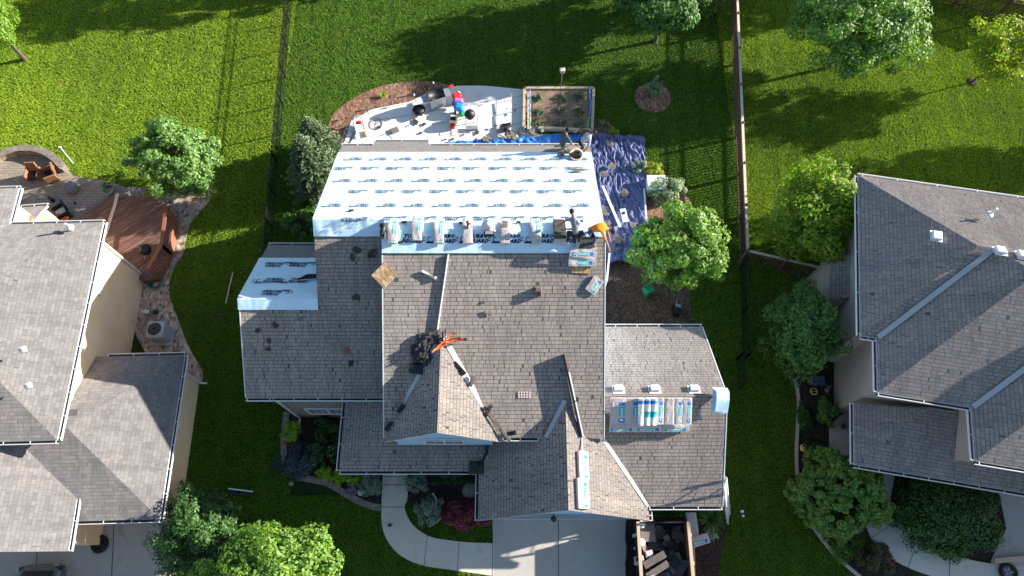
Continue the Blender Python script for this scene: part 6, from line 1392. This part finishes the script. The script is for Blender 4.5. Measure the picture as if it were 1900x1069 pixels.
# air conditioner
t = thing('air_conditioner', 'grey outdoor air conditioner with round black fan grille by tan wall', 'air conditioner', P(303, 622), rz=aL); b = MB(); b.rbox((0, 0, .46), (.82, .82, .86), None, 0, .12)
for k in range(14):
    z = .12+.05*k; b.box((.415, 0, z), (.012, .62, .02)); b.box((0, -.415, z), (.62, .012, .02))
b.build('cabinet', 'ac', t); b = MB(); b.lathe([(.3, .89), (.3, .905), (.05, .91)], n=24); b.build('fan_opening', 'rubber', t)
b = MB()
for r_ in (.1, .17, .24, .31): b.tube([(r_*math.cos(R(a)), r_*math.sin(R(a)), .925) for a in range(0, 361, 20)], .006, 4, cap=False)
b.build('fan_guard', 'grey_pl', t); b = MB(); b.box((0, 0, .04), (1.0, 1.0, .08)); b.build('pad', 'concrete', t)
b = MB(); b.rbox((0, 0, .5), (.32, .2, .5), None, 0, .03); b.lathe([(.1, 0), (.13, .12), (.1, .2)], (.3, .1, .3), 12, 1); o = b.build('meter_box', ['steel', 'dark']); o.location = P(284, 588); tag(o, 'small silver meter box on the wall above the air conditioner', 'meter box')
t = thing('hose_reel', 'coiled green garden hose at the foot of the deck', 'hose', P(291, 528)); b = MB()
for k in range(6): b.tube([((.2+.02*k)*math.cos(R(a)), (.2+.02*k)*math.sin(R(a)), .06+.05*k) for a in range(0, 361, 20)], .022, 6, cap=False)
b.build('hose_coil', 'hose', t)
b = MB(); b.tube([(.3*math.cos(R(a)), .3*math.sin(R(a)), .08) for a in range(0, 361, 20)], .07, 10, cap=False); b.lathe([(.24, .02), (.22, .06), (.02, .07)], n=16, mi=1); b.tube([(.24*math.cos(R(a)), .24*math.sin(R(a)), .12) for a in range(0, 361, 20)], .012, 6, 2, cap=False); o = b.build('planter_tub', ['rubber', 'mulch_dark', 'lf_dark']); o.location = P(187, 1010, .05); tag(o, 'round black tub on the left driveway by the garage', 'planter')
# parked car, only its tail reaches the picture
t = thing('parked_car', 'silver car parked on the left driveway, cut by the bottom edge', 'car', P(102, 1050)-Vector((0, 2.15, 0)), rz=R(1.5)); b = MB(); sec = []
def car_sec(y, w_, zb_, zt, n=14):
    return [Vector((w_/2*math.copysign(abs(math.cos(a))**.55, math.cos(a)), y, zb_+(zt-zb_)*(.5+.5*math.copysign(abs(math.sin(a))**.6, math.sin(a))))) for a in [2*math.pi*k/(2*n) for k in range(2*n)]]
st__ = [(2.22, 1.0, .45, .8), (2.15, 1.55, .32, .92), (1.9, 1.76, .28, .98), (1.2, 1.82, .26, 1.02), (.2, 1.84, .26, 1.02), (-1.2, 1.82, .26, .98), (-1.9, 1.74, .28, .86), (-2.15, 1.5, .34, .72), (-2.22, 1.1, .42, .62)]
rings = [car_sec(*q) for q in st__]; vs = [p for r_ in rings for p in r_]; n_ = 28; fs = [(i*n_+k, (i+1)*n_+k, (i+1)*n_+(k+1) % n_, i*n_+(k+1) % n_) for i in range(len(rings)-1) for k in range(n_)]; fs += [tuple(range(n_)), tuple(range((len(rings)-1)*n_, len(rings)*n_))[::-1]]
b.mesh(vs, fs, 0, True); b.build('body', 'car', t)
st__ = [(1.95, 1.2, .9, 1.0), (1.5, 1.38, .9, 1.3), (.9, 1.42, .9, 1.44), (-.2, 1.4, .9, 1.46), (-.9, 1.35, .9, 1.25), (-1.3, 1.25, .9, .98)]
b = MB(); rings = [car_sec(*q) for q in st__]; vs = [p for r_ in rings for p in r_]; fs = [(i*n_+k, (i+1)*n_+k, (i+1)*n_+(k+1) % n_, i*n_+(k+1) % n_) for i in range(len(rings)-1) for k in range(n_)]; b.mesh(vs, fs, 0, True); b.build('cabin_glass', 'glass', t)
b = MB(); b.rbox((0, .3, 1.45), (1.12, 1.5, .05), None, 0, .02); b.build('roof_panel', 'car', t)
b = MB(); b.beam((-.6, 1.75, 1.12), (.6, 1.75, 1.12), .06, .04); b.build('spoiler', 'dark', t)
for s in (-1, 1):
    b = MB(); b.rbox((s*.72, 2.05, .82), (.3, .16, .14), None, 0, .04); b.build('tail_light', 'glass', t)
    for y in (1.35, -1.35): b = MB(); b.lathe([(.1, -.1), (.3, -.1), (.32, 0), (.3, .1), (.1, .1)], (s*.82, y, .32), 18, rot=Euler((0, R(90), 0))); b.build('wheel', 'rubber', t)
# ---------------- right neighbour's small things
t = thing('bench_box', 'dark storage chest with dark blue lid beside the right house wall', 'storage box', P(1508, 712)); b = MB(); b.rbox((0, 0, .25), (.65, .4, .5), None, 0, .04); b.build('chest', 'dark', t); b = MB(); b.rbox((0, 0, .53), (.69, .44, .06), None, 0, .02); b.build('lid', 'navy_frame', t)  # dark chest, its lid coloured dark blue
b = MB(); b.tube([(.15*math.cos(R(a)), .15*math.sin(R(a)), .08) for a in range(0, 361, 24)], .03, 6, cap=False); b.beam((-.1, 0, .08), (.1, 0, .08), .03, .03); o = b.build('garden_ring', 'yellow_pl'); o.location = P(1509, 727); tag(o, 'yellow ring ornament in the dark bed below the chest', 'ornament')
b = MB(); b.tube([(0, -.2, 0), (0, 0, .15), (-.1, .15, .3)], .03, 6); b.tube([(0, 0, .15), (.12, .1, .3)], .025, 6); b.lathe([(.12, 0), (.1, .04), (.02, .05)], (0, -.05, 0), 10); o = b.build('garden_statue', 'stone'); o.location = P(1534, 722); tag(o, 'small pale branching ornament against the right house wall', 'ornament')
b = MB()
for k in range(9): a = R(k*40); b.tube([(0, 0, .1), (.2*math.cos(a), .2*math.sin(a), .18)], .012, 5)
b.lathe([(.06, 0), (.09, .12), (.04, .2)], n=8, mi=1); o = b.build('plant_stand', ['black', 'lf_mid']); o.location = P(1563, 792, .06); tag(o, 'small spidery metal stand on the right porch slab', 'plant stand')
b = MB(); b.tube([(.3*math.cos(R(a)), .3*math.sin(R(a)), .1) for a in range(0, 361, 20)], .08, 10, cap=False)
for k in range(5): a = R(72*k); b.beam((0, 0, .1), (.25*math.cos(a), .25*math.sin(a), .1), .05, .04, 1)
o = b.build('spare_wheel', ['rubber', 'grey_pl']); o.location = P(1868, 1062, .05); tag(o, 'black spoked wheel lying at the right driveway edge', 'wheel')
b = MB(); b.prism([P(1840, 1036)[:2], P(1905, 1030)[:2], P(1905, 1040)[:2], P(1840, 1046)[:2]], 0, .25); tag(b.build('garage_sill', 'cedar'), 'pale low sill across the right driveway edge', 'sill')
b = MB(); b.lathe([(.15, 0), (.18, .1), (.08, .15)], n=12); o = b.build('garden_light', 'yellow_pl'); o.location = P(1490, 832); tag(o, 'small yellow ball light in the right planting bed', 'garden light')
b = MB(); b.lathe([(.3, 0), (.36, .02), (.36, .05), (.2, .06)], n=16); o = b.build('tree_ring', 'mulch_dark'); o.location = P(1803, 153); o.scale = (.8, .8, 1); tag(o, 'small dark mulch ring round the young yellow tree', 'mulch ring')

# ================================================================== PEOPLE
def person(label, loc, J, rads, mats, face_map, hair='hair', head_c=None, head_dir=(0, 0, 1), face_dir=(0, -1, 0), cap=None, rz=0):
    """J: joints (name->xyz), skeleton grown with a skin modifier into one body surface"""
    E_ = [('pelvis', 'belly'), ('belly', 'chest'), ('chest', 'neck'), ('neck', 'headlow'), ('chest', 'shL'), ('shL', 'elL'), ('elL', 'wrL'), ('wrL', 'haL'), ('chest', 'shR'), ('shR', 'elR'), ('elR', 'wrR'), ('wrR', 'haR'),
          ('pelvis', 'hipL'), ('hipL', 'knL'), ('knL', 'anL'), ('anL', 'toL'), ('pelvis', 'hipR'), ('hipR', 'knR'), ('knR', 'anR'), ('anR', 'toR')]
    J = {k: Vector(v) for k, v in J.items()}
    for s in 'LR':                                  # five fingers on each hand
        wr, ha = J['wr'+s], J['ha'+s]; d = (ha-wr).normalized(); side = d.cross(Vector((0, 0, 1)))
        side = side.normalized() if side.length > .1 else Vector((1, 0, 0)); dn = side.cross(d)
        for k, (off, ln) in enumerate(((-.032, .07), (-.011, .085), (.011, .08), (.032, .06))):
            J[f'f{k}a{s}'] = ha+side*off+d*.03; J[f'f{k}b{s}'] = ha+side*off*1.1+d*(.03+ln*.6)+dn*.012; J[f'f{k}c{s}'] = ha+side*off*1.1+d*(.03+ln*.95)-Vector((0, 0, .02))
            E_ += [('ha'+s, f'f{k}a{s}'), (f'f{k}a{s}', f'f{k}b{s}'), (f'f{k}b{s}', f'f{k}c{s}')]
        J['ta'+s] = wr.lerp(ha, .6)+side*(.045); J['tb'+s] = J['ta'+s]+side*.025+d*.045; E_ += [('wr'+s, 'ta'+s), ('ta'+s, 'tb'+s)]
    names = list(J); R_ = dict(pelvis=.15, belly=.14, chest=.155, neck=.06, headlow=.065, hipL=.095, hipR=.095, knL=.065, knR=.065, anL=.045, anR=.045, toL=.045, toR=.045, shL=.07, shR=.07, elL=.047, elR=.047, wrL=.033, wrR=.033, haL=.036, haR=.036)
    R_.update(rads)
    me = bpy.data.meshes.new('person'); me.from_pydata([J[n] for n in names], [(names.index(a), names.index(b_)) for a, b_ in E_], []); o = bpy.data.objects.new('person', me); C.objects.link(o)
    sk = o.modifiers.new('skin', 'SKIN'); sk.use_smooth_shade = True; sk.branch_smoothing = .3
    if not me.skin_vertices: me.attributes
    for i, n in enumerate(names):
        r_ = R_.get(n, .010 if n[0] == 'f' or n[0] == 't' else .05); me.skin_vertices[0].data[i].radius = (r_, r_*(.8 if n in ('pelvis', 'belly', 'chest') else 1))
    me.skin_vertices[0].data[names.index('pelvis')].use_root = True
    o.modifiers.new('sub', 'SUBSURF').levels = 1
    bpy.context.view_layer.update(); ev = o.evaluated_get(bpy.context.evaluated_depsgraph_get()); m2 = bpy.data.meshes.new_from_object(ev); bpy.data.objects.remove(o)
    for m in mats: m2.materials.append(M[m])
    segs = [(J[a], J[b_], face_map(a, b_)) for a, b_ in E_]
    for pg in m2.polygons:
        c = pg.center; best = min(segs, key=lambda s_: (c-(s_[0]+(s_[1]-s_[0])*max(0, min(1, (c-s_[0]).dot(s_[1]-s_[0])/max(1e-6, (s_[1]-s_[0]).length_squared))))).length - .0)
        pg.material_index = best[2]; pg.use_smooth = True
    body = link('person', m2); body.location = loc; body.rotation_euler = (0, 0, rz)
    # head: part of the same thing, with eyes, nose, mouth, ears
    up_ = Vector(head_dir).normalized(); fw = Vector(face_dir); fw = (fw-up_*fw.dot(up_)).normalized(); rt = fw.cross(up_)
    hc = J['headlow']+up_*.10; H = Matrix((rt, fw, up_)).transposed(); b = MB()
    b.lathe([(.02, -.13), (.06, -.115), (.075, -.06), (.083, 0), (.08, .05), (.06, .095), (.02, .118)], hc, 16, 0, True, H)
    b._put([Vector(v) for v in ((-.014, .075, -.03), (.014, .075, -.03), (0, .105, -.035), (0, .08, .02))], [(0, 1, 2), (1, 3, 2), (3, 0, 2)], hc, H, 0)
    for s in (-1, 1):
        b.lathe([(.004, -.006), (.011, 0), (.004, .006)], hc+H @ Vector((s*.03, .077, .01)), 8, 2, True, H); b.box(hc+H @ Vector((s*.084, 0, -.01)), (.014, .03, .05), H, 0)
    b.box(hc+H @ Vector((0, .08, -.06)), (.04, .008, .008), H, 1)
    b.build('head', ['skin', 'red', 'hair'], body)
    b = MB(); b.lathe([(.092, -.03), (.095, .02), (.088, .07), (.06, .112), (.02, .13)], hc-fw*.012, 16, 0, True, H)
    if cap: b.rbox(hc+H @ Vector((0, .11, .035)), (.13, .1, .015), H, 0, .005)
    b.build('cap' if cap else 'hair', cap or 'hair', body)
    return tag(body, label, 'person')
def fm(shirt=0, pants=1, skin=2, boot=3, sleeves=True):
    def f(a, b_):
        if b_[:2] in ('hi', 'kn', 'an') or a[:2] == 'hi': return pants
        if b_[:2] == 'to': return boot
        if b_[:2] in ('wr', 'ha', 'ta', 'tb') or b_[0] == 'f' or a[:2] in ('wr', 'ta'): return skin
        if b_ == 'headlow': return skin
        if b_[:2] == 'el': return shirt
        return shirt
    return f
# 1 kneeling at the rear eave, slate shirt
kb = PP(1042, 281, BACK)
person('roofer in a slate shirt and khaki trousers kneeling at the rear eave', kb+Vector((0, 0, .03)), dict(pelvis=(0, 0, .38), belly=(.04, .1, .55), chest=(.08, .2, .75), neck=(.12, .27, .93), headlow=(.15, .31, .99), shL=(-.08, .24, .84), elL=(.08, .3, .6), wrL=(.3, .18, .5), haL=(.38, .16, .46), shR=(.24, .1, .84), elR=(.36, -.02, .6), wrR=(.5, .05, .42), haR=(.57, .06, .38),
       hipL=(-.07, .07, .33), knL=(.2, .22, .1), anL=(-.2, .22, .06), toL=(-.32, .2, .04), hipR=(.07, -.08, .33), knR=(.35, -.12, .14), anR=(-.05, -.14, .1), toR=(-.2, -.14, .1)), {}, ['shirt_dark', 'khaki', 'skin', 'boot'], fm(), face_dir=(1, .3, -.5), head_dir=(.4, .2, 1))
# 2 bending over beside him, pale shirt
kb = PP(1082, 278, BACK)
person('roofer in a pale shirt and black trousers bent over at the rear eave', kb+Vector((0, 0, .03)), dict(pelvis=(-.12, .05, .5), belly=(0, .1, .62), chest=(.15, .17, .7), neck=(.27, .26, .74), headlow=(.31, .3, .75), shL=(.1, .32, .7), elL=(.0, .38, .45), wrL=(-.1, .3, .3), haL=(-.16, .26, .25), shR=(.22, .03, .7), elR=(.2, -.12, .45), wrR=(.08, -.2, .3), haR=(.02, -.24, .25),
       hipL=(-.18, .14, .45), knL=(-.02, .28, .25), anL=(-.28, .3, .07), toL=(-.2, .34, .04), hipR=(-.18, -.04, .45), knR=(.0, -.12, .28), anR=(-.26, -.16, .16), toR=(-.15, -.18, .14)), {}, ['shirt_pale', 'pants_dark', 'skin', 'boot'], fm(), face_dir=(.3, .1, -1), head_dir=(.9, .3, .1))
# 3 on the main ridge, grey shirt, leaning left over the opened bundle
kb = Vector((PP(1064, 427, BACK).x, yB-.18, zB-.02))
person('roofer in a grey shirt crouching on the ridge over the opened bundle', kb, dict(pelvis=(.02, -.12, .36), belly=(.03, .02, .52), chest=(-.0, .2, .68), neck=(-.06, .34, .8), headlow=(-.08, .39, .84), shL=(-.16, .26, .7), elL=(-.32, .32, .52), wrL=(-.45, .26, .35), haL=(-.52, .24, .31), shR=(.14, .12, .7), elR=(-.05, -.02, .5), wrR=(-.3, .02, .4), haR=(-.38, .03, .35),
       hipL=(-.06, -.16, .32), knL=(-.25, .0, .3), anL=(-.18, -.3, .0), toL=(-.28, -.34, -.04), hipR=(.1, -.14, .32), knR=(.22, .02, .26), anR=(.2, -.32, -.02), toR=(.18, -.42, -.08)), {}, ['shirt_grey', 'pants_dark', 'skin', 'wrap'], fm(), face_dir=(-.6, .1, -.8), head_dir=(-.4, .8, .6))
# 4 orange shirt, bending to the right over the roof edge
kb = Vector((PP(1104, 430, BACK).x, yB-.35, zB-.1))
person('roofer in a bright orange shirt and jeans bending over the roof right edge', kb, dict(pelvis=(-.2, .12, .55), belly=(-.02, .18, .66), chest=(.22, .17, .7), neck=(.4, .1, .66), headlow=(.45, .07, .64), shL=(.26, .33, .68), elL=(.4, .2, .42), wrL=(.5, .02, .2), haL=(.53, -.05, .14), shR=(.2, -.02, .68), elR=(.32, -.2, .45), wrR=(.45, -.38, .22), haR=(.48, -.45, .15),
       hipL=(-.24, .2, .5), knL=(-.1, .28, .25), anL=(-.32, .24, .0), toL=(-.42, .24, -.02), hipR=(-.22, .02, .5), knR=(-.02, -.12, .3), anR=(-.1, -.2, .02), toR=(.02, -.26, -.02)), {}, ['orange', 'jeans', 'skin', 'boot'], fm(), face_dir=(.3, -.4, -1), head_dir=(.9, -.2, -.1))
b = MB(); b.lathe([(.2, 0), (.3, .1), (.32, .16), (.24, .16), (.2, .06)], n=16); b.rbox((0, 0, .17), (.42, .22, .12), None, 1, .05); b.tube([(-.2, 0, .2), (0, .1, .28), (.2, 0, .2)], .02, 6, 1); o = b.build('tool_tub', ['cedar', 'dark']); o.location = PP(1068, 292, BACK)+Vector((0, 0, .06)); tag(o, 'tan tool tub full of dark tools in front of the rear roofers', 'tool tub')
b = MB(); b.box((0, 0, .02), (.3, .12, .03)); b.tube([(.12, .0, .04), (.3, .06, .08)], .015, 6); o = b.build('hand_stapler', 'navy_frame'); lay(o, PP(1040, 291, BACK), BACK, .1, .07); tag(o, 'dark blue hand tool lying left of the tan tub', 'hand tool')
b = MB()
for k in range(5): b.beam((-.3+.05*k, .1-.05*k, .05), (.2+.08*k, .0-.03*k, .08), .04, .02)
o = b.build('wood_lath_pile', 'scrap_brown'); lay(o, PP(1070, 320, BACK), BACK, .2, .06); tag(o, 'small fan of thin laths on the right part of the white rear slope', 'laths')
b = MB(); b.box((0, 0, .02), (.42, .42, .012)); o = b.build('felt_square', 'scrap'); lay(o, PP(1068, 437, BP)+Vector((.1, -.05, 0)), BP, .2, .09); tag(o, 'dark felt square on the ridge between the two ridge roofers', 'felt')
bpy.context.view_layer.update()
